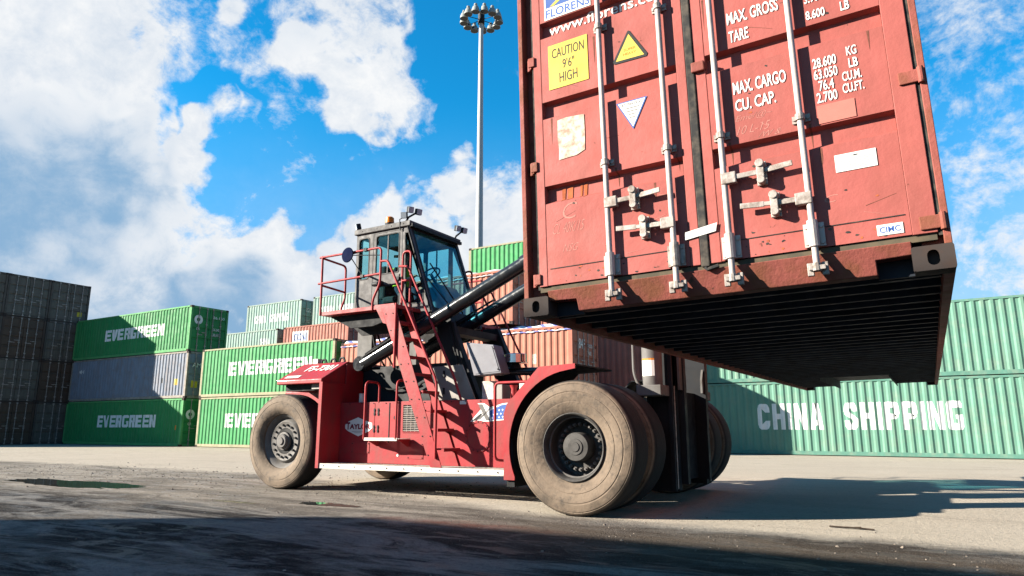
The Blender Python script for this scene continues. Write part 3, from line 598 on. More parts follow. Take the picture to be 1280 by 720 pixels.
# rows far behind the green pair
for k in range(2): container(-44.5, 32.3, k * 2.6, 12.19, ['brick red container on the ground in the row behind the green pair', 'brick red container second up in the row behind the green pair'][k], 'brick', h=2.6, plain=True, group='row behind the green pair')
container(-44.45, 32.3, 5.2, 6.06, 'short pale green container peeping over the green pair, lower left', 'teal_pale', h=2.6, group='row behind the green pair', marks=[('text', 'CHINA', -40.2, -39.2, 6.6, 7.2, M_letter)])
container(-37.75, 32.3, 5.2, 6.06, 'short brick red container with a blue and white sticker over the green pair', 'brick', h=2.6, group='row behind the green pair', marks=[('quad', -36.9, -35.4, 6.65, 7.45, M_letter), ('text', 'CCNI', -36.75, -35.55, 6.8, 7.3, M_blue)])
for k in range(3): container(-45.2, 35.0, k * 2.6, 13.3, ['brick red container on the ground in the rearmost row', 'brick red container second up in the rearmost row', 'brick red container third up in the rearmost row'][k], 'brick', h=2.6, plain=True, group='rearmost row')
container(-45.25, 35.0, 7.8, 6.06, 'short pale green container with white lettering, topmost left of the mirror', 'teal_pale', h=2.6, group='rearmost row', word=('CHINA SHIPPING', -44.3, -40.5, 8.9, 9.5), marks=[('etext', '22G1', 35.5, 36.2, 9.5, 9.8, M_letter), ('etext', 'CS', 35.6, 36.1, 8.7, 8.9, M_letter)])
container(-37.95, 35.0, 7.8, 6.06, 'short pale green container with white lettering behind the platform railing', 'teal_pale', h=2.6, group='rearmost row', word=('CHINA SHIPPING', -37.2, -33.2, 9.0, 9.6))
# right hand pair
container(-8.15, 28.66, 0, 12.19, 'teal container with big white lettering on the ground at the right', 'teal', h=2.80, group='teal pair at the right', word=('CHINA SHIPPING', -5.87, 1.05, .96, 1.95))
container(-8.12, 28.68, 2.80, 12.19, 'teal container on top of the lettered one at the right', 'teal', h=2.7, group='teal pair at the right')
# dark block at far left: door ends face right
lv = ['on the ground', 'second up', 'third up', 'topmost']
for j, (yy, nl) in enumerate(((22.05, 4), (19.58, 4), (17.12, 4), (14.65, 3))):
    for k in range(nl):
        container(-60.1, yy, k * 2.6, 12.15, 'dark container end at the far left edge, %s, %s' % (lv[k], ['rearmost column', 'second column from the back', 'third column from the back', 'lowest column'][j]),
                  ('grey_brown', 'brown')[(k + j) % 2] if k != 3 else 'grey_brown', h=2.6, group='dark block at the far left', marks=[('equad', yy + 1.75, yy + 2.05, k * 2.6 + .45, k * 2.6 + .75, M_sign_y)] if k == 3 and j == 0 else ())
# the stack behind the photographer that shades the foreground
for k in range(4): container(-27.4, -11.01, k * 2.6, 12.19, 'brick red container behind the viewer shading the foreground, ' + lv[k], 'brick', h=2.6, plain=True, group='stack behind the viewer')

# ------------------------------------------------------------------ floodlight mast
def flood_mast():
    X, Y, H = -26.75, 40.0, 32.25
    t = thing('floodlight_mast', (X, Y, 0), 'tall grey floodlight mast with a ring of lamps behind the stacks', 'light mast')
    M_pole = paint('mast_galvanised', (.55, .56, .57), .45, metal=.2, var=.06)
    MB().cyl((X, Y, 0), (X, Y, H), .36, .16, n=24).build('pole', M_pole, t, smooth=40)
    MB().box(X - .5, X + .5, Y - .5, Y + .5, 0, .25).build('footing', paint('mast_footing', (.35, .34, .32), .8), t)
    rg = MB().lathe([(1.12, -.03), (1.18, -.03), (1.18, .03), (1.12, .03)], (X, Y, H - .3), 'z', 40, closed=True)
    for k in range(6): a = k * math.pi / 3; rg.cyl((X, Y, H - .25), (X + 1.15 * math.cos(a), Y + 1.15 * math.sin(a), H - .3), .03, n=6)
    rg.cyl((X, Y, H - .6), (X, Y, H + .25), .26, n=12); rg.build('headframe', M_dark, t, smooth=40)
    M_lampw = paint('lamp_housing', (.36, .38, .36), .4, var=.05)
    src = None
    for k in range(13):
        a = 2 * math.pi * (k + .3) / 13; c = Vector((X + 1.38 * math.cos(a), Y + 1.38 * math.sin(a), H - .1))
        if src is None:
            o = MB().lathe([(.0, .38), (.12, .38), (.14, .28), (.11, .22), (.22, .12), (.30, -.12), (.32, -.30), (.30, -.30), (.27, -.26), (.0, -.26)], c, 'z', 18).build('lamp', M_lampw, t, smooth=35)
            l = MB().cyl(c + Vector((0, 0, -.285)), c + Vector((0, 0, -.265)), .29, n=18).build('lamp_glass', paint('lamp_glass_dark', (.03, .035, .04), .1), o); src = (o, l)
            b = MB().bar(c + Vector((-.25, 0, .0)), c + Vector((-.12, 0, .3)), .04, .04).build('bracket', M_dark, o); src = (o, l, b)
            o.rotation_euler = (0, 0, a)
        else:
            o = rep(src[0], c, t, (0, 0, a))
            for q in src[1:]:
                w = q.copy(); COL.objects.link(w); w.parent = o; w.location = q.location
flood_mast()

# ------------------------------------------------------------------ the lifted container (own frame: x across the doors, y along, z up)
def lifted():
    W, L, H = 2.438, 12.192, 2.896
    t = thing('lifted_container', (-2.2538, 3.9258, 1.77), 'red high container held up in the air, door end facing the viewer', 'container', frame=(0, 0, 0))
    t.matrix_world = Matrix.Translation((-2.2538, 3.9258, 1.77)) @ Matrix.Rotation(R(.2717), 4, 'X') @ Matrix.Rotation(R(-1.2015), 4, 'Y')
    # corner posts of the door frame with the deep hinge gap
    for (a, b, gap) in ((0.0, .034, .118), (W - .034, W, W - .048)):
        MB().box(a, b, 0.0, .16, .121, H - .121).build('corner_post', M_redframe, t, bevel=.004)
    MB().box(.034, .13, .075, .16, .121, H - .121).build('post_web', M_redframe, t)
    MB().box(W - .13, W - .034, .05, .16, .121, H - .121).build('post_web', M_redframe, t)
    MB().box(W - .052, W - .03, .006, .05, .17, H - .15).build('gasket', M_gasket, t)
    MB().box(.10, .118, .02, .075, .17, H - .15).build('gasket', M_gasket, t)
    # corner castings with their oval holes
    for xx in (0, W - .178):
        for yy in (0, L - .162):
            for zz in (0, H - .118):
                yf = -.006 if yy == 0 else yy + .168
                s = 1 if yy == 0 else -1
                mb = MB().plate(rrect(xx - .004, xx + .182, zz - .004, zz + .122, .012, 2), [rrect(xx + .062, xx + .116, zz + .02, zz + .098, .026, 4)], lambda a, q: (a, yf, q), (0, s * .03, 0))
                mb.box(xx, xx + .178, min(yf + s * .045, yf + s * .168), max(yf + s * .045, yf + s * .168), zz, zz + .118)
                mb.box(xx, xx + .05, min(yf + s * .03, yf + s * .045), max(yf + s * .03, yf + s * .045), zz, zz + .118); mb.box(xx + .13, xx + .178, min(yf + s * .03, yf + s * .045), max(yf + s * .03, yf + s * .045), zz, zz + .118)
                mb.build('corner_casting', M_cast, t)
    # sill with the two cut-outs, header
    MB().plate([(.178, .092), (.372, .086), (.372, .012), (2.094, .012), (2.094, .086), (2.262, .092), (2.262, .155), (.178, .155)], [], lambda a, b: (a, -.004 + (.155 - b) * .42, b), (0, .10, 0)).build('door_sill', M_redframe, t, bevel=.004)
    MB().box(.178, .372, .13, .16, .0, .086).build('sill_pocket', M_under, t); MB().box(2.094, 2.262, .13, .16, 0, .086).build('sill_pocket', M_under, t)
    MB().box(.12, W - .06, .012, .04, .150, .186).build('sill_gasket', M_silldirt, t)
    MB().box(.178, 2.26, -.004, .12, H - .13, H).build('door_header', M_redframe, t, bevel=.004)
    # the two leaves: flat panels with pressed-in troughs
    tz = [(.877, .75), (1.492, 1.365), (2.105, 1.98), (2.66, 2.55)]
    prof = [(.19, 0)]
    for hi, lo in tz: prof += [(lo, 0), (lo + .025, .045), (hi - .012, .045), (hi, 0)]
    prof.append((H - .14, 0))
    def leaf(xa, xb, xi0, xi1, name):
        mb = MB(); vs = []
        for (z, d) in prof: vs += [(xi0, d, z), (xi1, d, z)]
        mb.add(vs, [(2 * i, 2 * i + 1, 2 * i + 3, 2 * i + 2) for i in range(len(prof) - 1)])
        for hi, lo in tz:
            for xx in (xi0, xi1): mb.add([(xx, 0, lo), (xx, .045, lo + .025), (xx, .045, hi - .012), (xx, 0, hi)], [(0, 1, 2, 3)])
        o = mb.build('door', M_red, t)
        for (p, q) in ((xa, xi0 - .002), (xi1 + .002, xb)): MB().box(p, q, -.003, .05, .186, H - .138).build('stile', M_red, o, bevel=.003)
        MB().box(xi0 + .02, xi1 - .02, -.0035, -.0005, .297, .302).build('weld_seam', M_gasket, o)
        return o
    dl = leaf(.122, 1.196, .184, 1.135, 'left'); dr = leaf(1.252, 2.384, 1.318, 2.272, 'right')
    MB().box(1.199, 1.249, -.012, .04, .17, H - .15).build('centre_gasket', M_gasket, t, bevel=.006)
    MB().tube([(1.224, -.012, .165), (1.235, -.014, .15), (1.30, -.012, .165)], .012, 6).build('gasket_tail', M_gasket, t)
    for z in (1.42, 2.45): MB().box(1.235, 1.315, -.03, -.0035, z - .03, z + .035).build('overlap_plate', M_redframe, t, bevel=.006)
    # hinges
    for z in (.237, 1.03, 1.82, 2.6):
        for (xp, x0, x1, s) in ((.075, .085, .135, 1), (W - .025, 2.31, 2.40, -1)):
            mb = MB().cyl((xp, -.012 if s < 0 else .03, z - .045), (xp, -.012 if s < 0 else .03, z + .045), .016, n=10)
            mb.box(x0, x1, -.016, -.0035, z - .035, z + .035)
            mb.bar((x1 - .01 if s > 0 else x0, -.01, z), (xp, .03 if s > 0 else -.012, z), .07, .012, (0, 0, 1) if False else (0, 1, 0))
            mb.build('hinge', M_redframe, t, bevel=.004)
    # locking bars
    bx = (.644, 1.055, 1.378, 1.818); yb = -.037
    for i, x in enumerate(bx):
        o = MB().cyl((x, yb, .06), (x, yb, H - .05), .0175, n=14).build('locking_bar', M_galv, t, smooth=40)
        for z in (.937, 1.905, 2.60):
            mb = MB().box(x - .045, x + .05, -.012, -.0035, z - .022, z + .022).cyl((x, yb, z - .018), (x, yb, z + .018), .026, n=12)
            mb.cyl((x + .038, -.02, z), (x + .038, -.0035, z), .011, n=8).cyl((x - .036, -.02, z), (x - .036, -.0035, z), .009, n=8); mb.build('bar_guide', M_galvd, o)
        mb = MB().box(x - .05, x + .055, -.016, -.0035, .195, .325).cyl((x, yb, .19), (x, yb, .335), .028, n=12).box(x - .02, x + .02, -.04, -.016, .20, .32)
        for dx in (-.038, .042):
            for z in (.215, .305): mb.cyl((x + dx, -.024, z), (x + dx, -.014, z), .010, n=8)
        mb.build('bar_bracket', M_galv if i != 1 else M_galvd, o)
        mb = MB().cyl((x, yb, .055), (x, yb, .10), .026, .022, n=10).box(x - .038, x + .045, -.055, -.012, .060, .085).box(x - .05, x - .018, -.03, -.004, .035, .105).box(x + .022, x + .055, -.03, -.004, .035, .105); mb.build('cam_lock', M_galvd, o, bevel=.003)
    # handles
    for (x, z, tip, latch) in ((.644, .661, .995, .822), (1.055, .462, .700, .878), (1.378, .662, 1.755, 1.584), (1.818, .464, 1.456, 1.64)):
        s = 1 if tip > x else -1
        o = MB().bar((x + s * .04, -.048, z), (latch, -.044, z + .004), .012, .030, (0, 0, 1)).bar((latch - s * .01, -.044, z + .004), (tip - s * .12, -.044, z + .010), .012, .024, (0, 0, 1)).bar((tip - s * .13, -.046, z + .008), (tip, -.052, z + .016), .010, .032, (0, 0, 1)).build('door_handle', M_galvd, t, bevel=.003)
        MB().box(x - .015 if s > 0 else x - .07, x + .07 if s > 0 else x + .015, -.060, -.020, z - .034, z + .034).build('handle_hub', M_galvd, o, bevel=.005)
        mb = MB().box(latch - .028, latch + .028, -.020, -.0035, z - .07, z + .07).cyl((latch, -.075, z + .048), (latch, -.004, z + .048), .024, n=12).cyl((latch, -.068, z - .048), (latch, -.004, z - .048), .022, n=12).box(latch - .02, latch + .02, -.066, -.052, z - .045, z + .045); mb.build('handle_latch', M_galvd, o, bevel=.003)
    # side walls, roof, far end, floor
    pr = corr_profile(L - .32)
    for xx, s in ((.03, 1), (W - .03, -1)):
        vs = []
        for (q, d) in pr: vs += [(xx + s * d, .16 + q, .16), (xx + s * d, .16 + q, H - .07)]
        MB().add(vs, [(2 * i, 2 * i + 2, 2 * i + 3, 2 * i + 1) for i in range(len(pr) - 1)]).build('side_wall', M_red, t)
        MB().box(0 if s > 0 else W - .05, .05 if s > 0 else W, .165, L - .165, .0, .155).build('bottom_rail', M_redframe, t)
        MB().box(0 if s > 0 else W - .06, .06 if s > 0 else W, .165, L - .165, H - .07, H - .01).build('top_rail', M_redframe, t)
    MB().box(.06, W - .06, .12, L - .1, H - .05, H - .02).build('roof', M_red, t)
    MB().box(.16, W - .16, L - .10, L - .05, .16, H - .1).build('end_wall', M_red, t)
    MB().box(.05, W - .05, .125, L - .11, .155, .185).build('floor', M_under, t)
    src = None; n = 40
    for k in range(n):
        y = .42 + (L - .95) * k / (n - 1); tun = y > L - 3.3
        if not tun:
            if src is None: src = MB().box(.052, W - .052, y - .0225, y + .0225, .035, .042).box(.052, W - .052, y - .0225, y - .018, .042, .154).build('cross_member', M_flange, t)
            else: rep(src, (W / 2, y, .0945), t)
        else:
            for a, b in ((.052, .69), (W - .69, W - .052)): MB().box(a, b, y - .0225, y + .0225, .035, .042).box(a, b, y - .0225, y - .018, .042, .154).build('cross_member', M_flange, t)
    for xx in (.69, W - .70): MB().box(xx, xx + .01, L - 3.35, L - .12, .0, .153).build('tunnel_rail', M_under, t)
    # ---- prints on the doors
    def P(a, b, d): return (a, d - .004, b)
    def dec(name, tris, m, par, lift=0.0): return conform(MB(), tris, 1, prof, lambda a, b, d: (a, d - .004 - lift, b)).build(name, m, par, fix=False)
    def quad(a0, a1, b0, b1): return [[(a0, b0), (a1, b0), (a1, b1), (a0, b1)]]
    def txt(s, a0, a1, b0, b1, bold=.012, sh=0.0): return fit(text_tris(s, bold), a0, a1, b0, b1, sh)
    dec('sticker', quad(.243, .543, 1.570, 1.905), M_yellow, dl).__setitem__('label', 'yellow height caution sticker')
    for s, a0, a1, b0, b1 in (('CAUTION', .272, .518, 1.80, 1.872), ("9'6\"", .352, .442, 1.705, 1.775), ('HIGH', .325, .462, 1.605, 1.68)): dec('print', txt(s, a0, a1, b0, b1, .004), M_black, dl, .001)
    dec('sticker', tri_fan([(.846, 1.826), (.834, 1.826), (.722, 1.632), (.730, 1.614), (.952, 1.608), (.960, 1.626)]), M_black, dl)
    dec('sticker', tri_fan([(.840, 1.802), (.743, 1.630), (.938, 1.624)]), M_yellow, dl, .001).__setitem__('label', 'yellow warning triangle with a black rim')
    dec('print', txt('SUPER', .80, .885, 1.685, 1.703), M_orange, dl, .002); dec('print', txt('HEAVY', .795, .885, 1.655, 1.673), M_orange, dl, .002)
    dec('sticker', tri_fan([(.728, 1.332), (.938, 1.332), (.835, 1.132)]), M_blue, dl); dec('sticker', tri_fan([(.740, 1.325), (.926, 1.325), (.835, 1.148)]), M_white, dl, .001).__setitem__('label', 'white attention triangle pointing down with a blue rim')
    dec('print', txt('ATTENTION', .762, .905, 1.298, 1.316, .006), M_grey, dl, .002)
    for i, (a, b) in enumerate(((.785, .885), (.795, .875), (.81, .862), (.815, .855))): dec('print', quad(a, b, 1.278 - i * .022, 1.283 - i * .022), M_grey, dl, .002)
    dec('worn_patch', tri_fan([(.297, 1.330), (.36, 1.338), (.495, 1.327), (.497, 1.20), (.492, 1.075), (.43, 1.05), (.299, 1.043), (.302, 1.12), (.294, 1.2)]), M_whitew, dl).__setitem__('label', 'scraped white remains of a sticker')
    dec('logo', quad(.224, .582, 2.112, 2.52), M_white, dl); dec('logo', quad(.236, .570, 2.205, 2.51), M_blue, dl, .001)
    sw = [(.27, 2.21), (.33, 2.25), (.37, 2.32), (.385, 2.42), (.40, 2.50), (.43, 2.50), (.415, 2.40), (.395, 2.30), (.35, 2.235), (.30, 2.207)]
    dec('logo', tri_fan(sw), M_yellow, dl, .002); dec('print', txt('FLORENS', .236, .575, 2.125, 2.19, .014), M_blue, dl, .001)
    dec('print', txt('www.florens.com', .232, 1.115, 2.014, 2.094, .008), M_white, dl)
    for s, a0, a1, b0, b1 in (('MAX. GROSS', 1.468, 1.765, 1.645, 1.725), ('TARE', 1.472, 1.585, 1.525, 1.60), ('32.500', 1.895, 2.02, 1.86, 1.915), ('KG', 2.10, 2.145, 1.86, 1.915), ('71.650', 1.895, 2.02, 1.765, 1.82), ('LB', 2.105, 2.145, 1.765, 1.82),
                              ('3.900', 1.905, 2.005, 1.628, 1.684), ('KG', 2.10, 2.145, 1.628, 1.684), ('8.600', 1.905, 2.005, 1.525, 1.58), ('LB', 2.085, 2.13, 1.522, 1.578),
                              ('MAX. CARGO', 1.468, 1.765, 1.185, 1.265), ('CU. CAP.', 1.472, 1.70, 1.075, 1.15), ('28.600', 1.910, 2.031, 1.217, 1.278), ('KG', 2.085, 2.135, 1.245, 1.30), ('63.050', 1.910, 2.031, 1.147, 1.208), ('LB', 2.090, 2.135, 1.172, 1.227),
                              ('76.4', 1.929, 2.006, 1.077, 1.138), ('CU.M.', 2.05, 2.145, 1.10, 1.155), ('2.700', 1.912, 2.016, 1.007, 1.068), ('CU.FT.', 2.045, 2.15, 1.03, 1.085)):
        dec('print', txt(s, a0, a1, b0, b1, .016), M_letter, dr)
    dec('touch_up_patch', quad(1.905, 2.095, .885, .992), M_patch, dr)
    for s, a0, a1, b0, b1, par in (('Eme/@~', 1.46, 1.66, 1.005, 1.05, dr), ('10 L-15', 1.465, 1.64, .93, .98, dr), ('/W &', 1.58, 1.70, .885, .92, dr), ('C', .30, .40, .62, .73, dl), ('CL 40K/15', .225, .45, .53, .60, dl), ('NSG', .30, .40, .40, .45, dl), ('C', 1.88, 1.94, .43, .47, dr)):
        dec('chalk_mark', txt(s, a0, a1, b0, b1, -.012, .02), M_chalk, par, -.0030)
    dec('plate', quad(1.962, 2.163, .588, .686), M_white, dr); dec('print', txt('CIMC', 2.045, 2.08, .665, .675, .01), M_black, dr, .001)
    for i in range(7): dec('print', quad(1.975, 2.15, .602 + i * .0085, .6035 + i * .0085), M_grey, dr, .001)
    dec('sticker', quad(2.118, 2.238, .206, .263), M_white, dr); dec('print', txt('CIMC', 2.13, 2.225, .219, .25, .012), M_blue, dr, .001)
    MB().add([(1.115, -.0135, .345), (1.30, -.0135, .372), (1.31, -.0135, .422), (1.12, -.0135, .392)], [(0, 1, 2, 3)]).build('paper_label', M_white, t)
    rnd = random.Random(5)
    for x0, w in ((.285, .035), (.325, .05), (.42, .025), (.45, .03)):
        dec('rust_streak', [[(x0 + rnd.uniform(0, .01), .845), (x0 + w, .85), (x0 + w - .008, .76 + rnd.uniform(-.01, .01)), (x0 + .006, .755)]], M_stain, dl)
    for (x, z, ln) in ((.16, 1.79, .30), (.15, 1.0, .26), (.15, .205, .02), (.70, .90, .12), (1.10, .90, .10), (1.42, .895, .14), (1.86, .90, .16), (2.33, .99, .22), (2.30, .19, .02), (.59, 1.87, .2), (1.33, 1.87, .22), (1.02, .19, .01), (.60, .19, .01), (1.78, .19, .01), (.25, 1.36, .2), (2.2, 1.36, .12), (1.9, .745, .10), (.95, .745, .13)):
        if ln > .05: dec('rust_run', tri_fan([(x - .006, z), (x + .007, z), (x + .003 + rnd.uniform(-.002, .004), z - ln * .6), (x, z - ln), (x - .003, z - ln * .5)]), M_runs, dr if x > 1.22 else dl, -.0029)
    for k in range(34):
        x = rnd.uniform(.22, 1.08) if k % 2 else rnd.uniform(1.36, 2.2); z = rnd.uniform(.32, 1.95); l = rnd.uniform(.03, .16); a = rnd.gauss(0, .35); w = rnd.uniform(.0008, .0022); ca, sa = math.cos(a) * l, math.sin(a) * l
        if any(lo_ - .03 < z + q < hi_ + .03 for hi_, lo_ in tz for q in (0, sa)): continue
        dec('scratch', [[(x, z - w), (x + ca, z + sa - w * .5), (x + ca, z + sa + w * .5), (x, z + w)]], M_chalk if k % 3 else M_runs, dr if x > 1.22 else dl, -.0031)
    for k in range(70):
        x = rnd.uniform(1.33, 2.2) if k % 2 else rnd.uniform(.2, 1.1); z = rnd.uniform(.2, .29) if k < 46 else rnd.uniform(.3, 1.9); r = rnd.uniform(.003, .011)
        dec('scuff', tri_fan([(x + r * rnd.uniform(.6, 1.6) * math.cos(q), z + r * rnd.uniform(.3, 1.1) * math.sin(q)) for q in [i * 1.05 for i in range(6)]]), M_gasket if k % 3 else M_stain, dr if x > 1.22 else dl, -.0027)
    return t
lifted()

# ------------------------------------------------------------------ the container handler
YC = 10.0
def handler():
    t = thing('container_handler', (-6.3, YC, 0), 'big red container handler with high grey cab carrying the lifted container', 'handler')
    def both(fn, name, mat, parent=None, **k):
        """build on the near side and its mirror on the far side"""
        a = fn().build(name, mat, parent or t, **k); b = fn().mirror_y(YC).build(name, mat, parent or t, **k); return a, b
    # ---- wheels
    tyre_prof = [(.375, .14), (.39, .075), (.415, .05), (.46, .036), (.52, .014), (.545, .010), (.55, .014), (.60, .0), (.655, .0), (.66, .006), (.672, .006), (.677, .002), (.735, .012), (.757, .020), (.761, .029), (.767, .029), (.772, .026), (.790, .040), (.803, .058), (.812, .085), (.815, .11), (.815, .24)]
    tyre_prof = tyre_prof + [(r, .51 - h) for r, h in reversed(tyre_prof)]
    def notches(mb, c, y0):   # shoulder cuts seen on the worn tread
        for k in range(20):
            a = 2 * math.pi * k / 20
            mb.box(-.012, .012, y0 + .09, y0 + .13, .0, .0)
        return mb
    def drive_wheel(x, yf, z, outer=True):
        w = MB().lathe([(.405, .055), (.415, .03), (.405, .022), (.392, .03), (.378, .06), (.372, .12), (.365, .13), (.360, .25), (.345, .29), (.28, .31), (.0, .31)], (x, yf, z), 'y', 56).build('wheel', M_rimd, t, smooth=35)
        MB().lathe(tyre_prof, (x, yf, z), 'y', 96, closed=True).build('tyre', M_tyre, w, smooth=30)
        if outer:
            MB().lathe([(.0, .075), (.055, .075), (.06, .085), (.095, .085), (.10, .095), (.165, .10), (.175, .115), (.175, .31)], (x - .0, yf, z), 'y', 40).build('hub', M_rimd, w, smooth=35)
            MB().lathe([(.372, .115), (.36, .112), (.352, .118), (.352, .135)], (x, yf, z), 'y', 56).build('lock_ring', M_rim, w, smooth=40)
            src = None
            for k in range(24):
                a = 2 * math.pi * k / 24; c = Vector((x + .275 * math.cos(a), yf + .275, z + .275 * math.sin(a)))
                if src is None: src = MB().cyl(c + Vector((0, -.04, 0)), c + Vector((0, .04, 0)), .024, n=6).cyl(c + Vector((0, -.07, 0)), c + Vector((0, -.04, 0)), .013, n=6).build('lug_nut', M_rim, w)
                else: rep(src, c + Vector((0, -.015, 0)), w)
        return w
    def copy_wheel(src, c):
        o = rep(src, c, t, (0, 0, math.pi))
        for ch in src.children:
            q = ch.copy(); COL.objects.link(q); q.parent = o; q.location = ch.location
        return o
    dx, dz = -3.77, .813
    w1 = drive_wheel(dx, 7.70, dz); w2 = drive_wheel(dx, 8.36, dz, False)
    copy_wheel(w1, (dx, 2 * YC - CEN[w1].y, CEN[w1].z)); copy_wheel(w2, (dx, 2 * YC - CEN[w2].y, CEN[w2].z))
    sx = -9.80
    w3 = MB().lathe([(.47, .10), (.44, .12), (.41, .16), (.385, .20), (.37, .18), (.345, .15), (.335, .145), (.325, .15), (.225, .15), (.22, .20), (.0, .20)], (sx, 8.42, dz), 'y', 56).build('wheel', M_rim, t, smooth=30)
    sp = [(.46, .12), (.47, .075), (.50, .05), (.54, .02), (.60, .0), (.655, .0), (.66, .006), (.672, .006), (.677, .002), (.735, .012), (.757, .020), (.761, .029), (.767, .029), (.772, .026), (.790, .040), (.803, .058), (.812, .085), (.815, .11), (.815, .24)]
    sp = sp + [(r, .49 - h) for r, h in reversed(sp)]
    MB().lathe(sp, (sx, 8.42, dz), 'y', 96, closed=True).build('tyre', M_tyre, w3, smooth=30)
    MB().lathe([(.0, .04), (.06, .04), (.065, .06), (.11, .06), (.125, .075), (.125, .11), (.155, .115), (.16, .20)], (sx, 8.42, dz), 'y', 36).build('hub', M_rim, w3, smooth=35)
    MB().lathe([(.165, .148), (.222, .148)], (sx, 8.42, dz), 'y', 36).build('brake_drum', M_darker, w3)
    src = None
    for k in range(16):
        a = 2 * math.pi * (k + .5) / 16; c = Vector((sx + .278 * math.cos(a), 8.42 + .14, dz + .278 * math.sin(a)))
        if src is None: src = MB().cyl(c + Vector((0, -.02, 0)), c + Vector((0, .02, 0)), .021, n=6).build('lug_nut', M_darker, w3)
        else: rep(src, c, w3)
    copy_wheel(w3, (sx, 2 * YC - CEN[w3].y, CEN[w3].z))
    # ---- chassis, axles, counterweight
    MB().box(-8.80, -3.4, 9.35, 10.65, .50, 1.40).build('chassis_frame', M_darker, t)
    MB().cyl((dx, 8.2, dz), (dx, 11.8, dz), .30, n=20).box(dx - .4, dx + .4, 9.2, 10.8, .45, 1.25).build('drive_axle', M_darker, t, smooth=40)
    MB().box(sx - .2, sx + .2, 8.65, 11.35, .6, 1.0).build('steer_axle', M_darker, t)
    MB().box(-10.55, -8.90, 9.15, 10.85, .45, 1.72).build('counterweight', M_mred, t, bevel=.03)
    # ---- hood over the steer axle
    hp = [(8.45, 1.79), (8.45, 1.865), (9.05, 2.20), (10.95, 2.20), (11.55, 1.865), (11.55, 1.79)]
    MB().plate(hp, [], lambda a, b: (-9.97, a, b), (1.115, 0, 0)).build('hood', M_mred, t, bevel=.015)
    MB().box(-9.90, -8.9, 8.60, 11.40, 1.68, 1.788).build('hood_underside', M_darker, t)
    MB().box(-9.2, -8.92, 8.56, 8.66, 1.70, 1.785).build('hood_lamp_bar', M_stain_less, t)
    # wall closing the hood toward the cab
    MB().plate([(8.45, .385), (8.45, 1.80), (9.0, 1.80), (9.0, 2.15), (11.0, 2.15), (11.0, 1.80), (11.55, 1.80), (11.55, .385)], [], lambda a, b: (-8.845, a, b), (.025, 0, 0)).build('bulkhead', M_mred, t, bevel=.003)
    both(lambda: MB().box(-8.885, -8.815, 8.435, 8.449, .385, 1.81), 'bulkhead_edge', M_mred)
    both(lambda: MB().plate([(-9.5, 1.70), (-8.89, 1.70), (-8.89, .9), (-8.95, 1.15), (-9.1, 1.42), (-9.3, 1.6)], [], lambda a, b: (a, 8.9, b), (0, .02, 0)), 'rear_inner_fender', M_mred)
    # hood number along the slope
    sl = lambda a, b: (a, 8.45 + .60 * b - .004, 1.865 + .335 * b + .006)
    flat(MB(), fit(text_tris('FS-7301', .02), -9.62, -8.95, .48, .82), sl).build('print', M_letter, t)
    flat(MB(), [[(-9.85, .10), (-9.5, .10), (-9.5, .24), (-9.85, .24)]], sl).build('sticker', M_white, t)
    for x, y in ((-9.48, 9.1), (-9.25, 9.1), (-8.93, 9.0)):
        MB().tube([(x - .07, y, 2.20), (x - .05, y, 2.27), (x + .03, y, 2.27), (x + .06, y, 2.20)], .018, 8, bend=.03).build('lifting_eye', M_dark, t)
    MB().box(-9.75, -9.62, 9.06, 9.2, 2.2, 2.29).build('hood_bracket', M_step, t)
    # ---- side boxes between the axles
    for far in (False, True):
        def bb(mb, name, mat, par=None, **k): return (mb.mirror_y(YC) if far else mb).build(name, mat, par or t, **k)
        pn = bb(MB().box(-8.818, -4.95, 8.90, 9.30, .46, 1.468), 'side_tank', M_mred, bevel=.006)
        # step running along the bottom
        st = bb(MB().box(-8.82, -4.82, 8.452, 8.468, .385, .462), 'side_step', M_step)
        src = None
        for k in range(50):
            x = -8.79 + k * .0795; c = (x, 8.68, .449)
            if src is None: src = bb(MB().box(x - .018, x + .018, 8.47, 8.885, .440, .458), 'grating_bar', M_step, st)
            else: rep(src, (x, CEN[src].y, .449), st)
        bb(MB().box(-8.8, -4.85, 8.66, 8.69, .42, .439).box(-8.8, -4.85, 8.86, 8.888, .42, .439), 'grating_rail', M_step, st)
        if not far:
            # doors, hinges, louvre, covers
            for x in (-7.99,):
                for z in (1.30, 1.022):
                    for d in (-.045, .04):
                        for q in (-.03, .03): MB().cyl((x + d, 8.886, z + q), (x + d, 8.90, z + q), .016, n=8).box(x + d - .012, x + d + .012, 8.890, 8.899, z + q - .03, z + q + .03).build('hinge', M_dark, pn)
            MB().box(-7.715, -7.70, 8.893, 8.899, .80, 1.45).build('panel_seam', M_darker, pn); MB().box(-8.04, -8.03, 8.895, 8.899, .85, 1.45).build('panel_seam', M_mredd, pn)
            MB().lathe([(.0, -.012), (.028, -.012), (.035, -.004), (.035, .0)], (-7.58, 8.90, 1.205), 'y', 14).build('panel_lock', M_dark, pn, smooth=40)
            fr = MB().plate([(-7.42, .965), (-7.04, .965), (-7.04, 1.42), (-7.42, 1.42)], [[(-7.405, .98), (-7.055, .98), (-7.055, 1.405), (-7.405, 1.405)]], lambda a, b: (a, 8.886, b), (0, .012, 0)).build('grille', M_mred, pn)
            MB().box(-7.405, -7.055, 8.896, 8.899, .98, 1.405).build('grille_opening', M_darker, fr)
            for k in range(12): MB().box(-7.405, -7.055, 8.888, 8.894, .995 + k * .0345, 1.003 + k * .0345).build('louvre', M_galvd, fr)
            for k in range(3): MB().box(-7.325 + k * .085, -7.32 + k * .085, 8.887, 8.889, .98, 1.405).build('louvre_stay', M_galvd, fr)
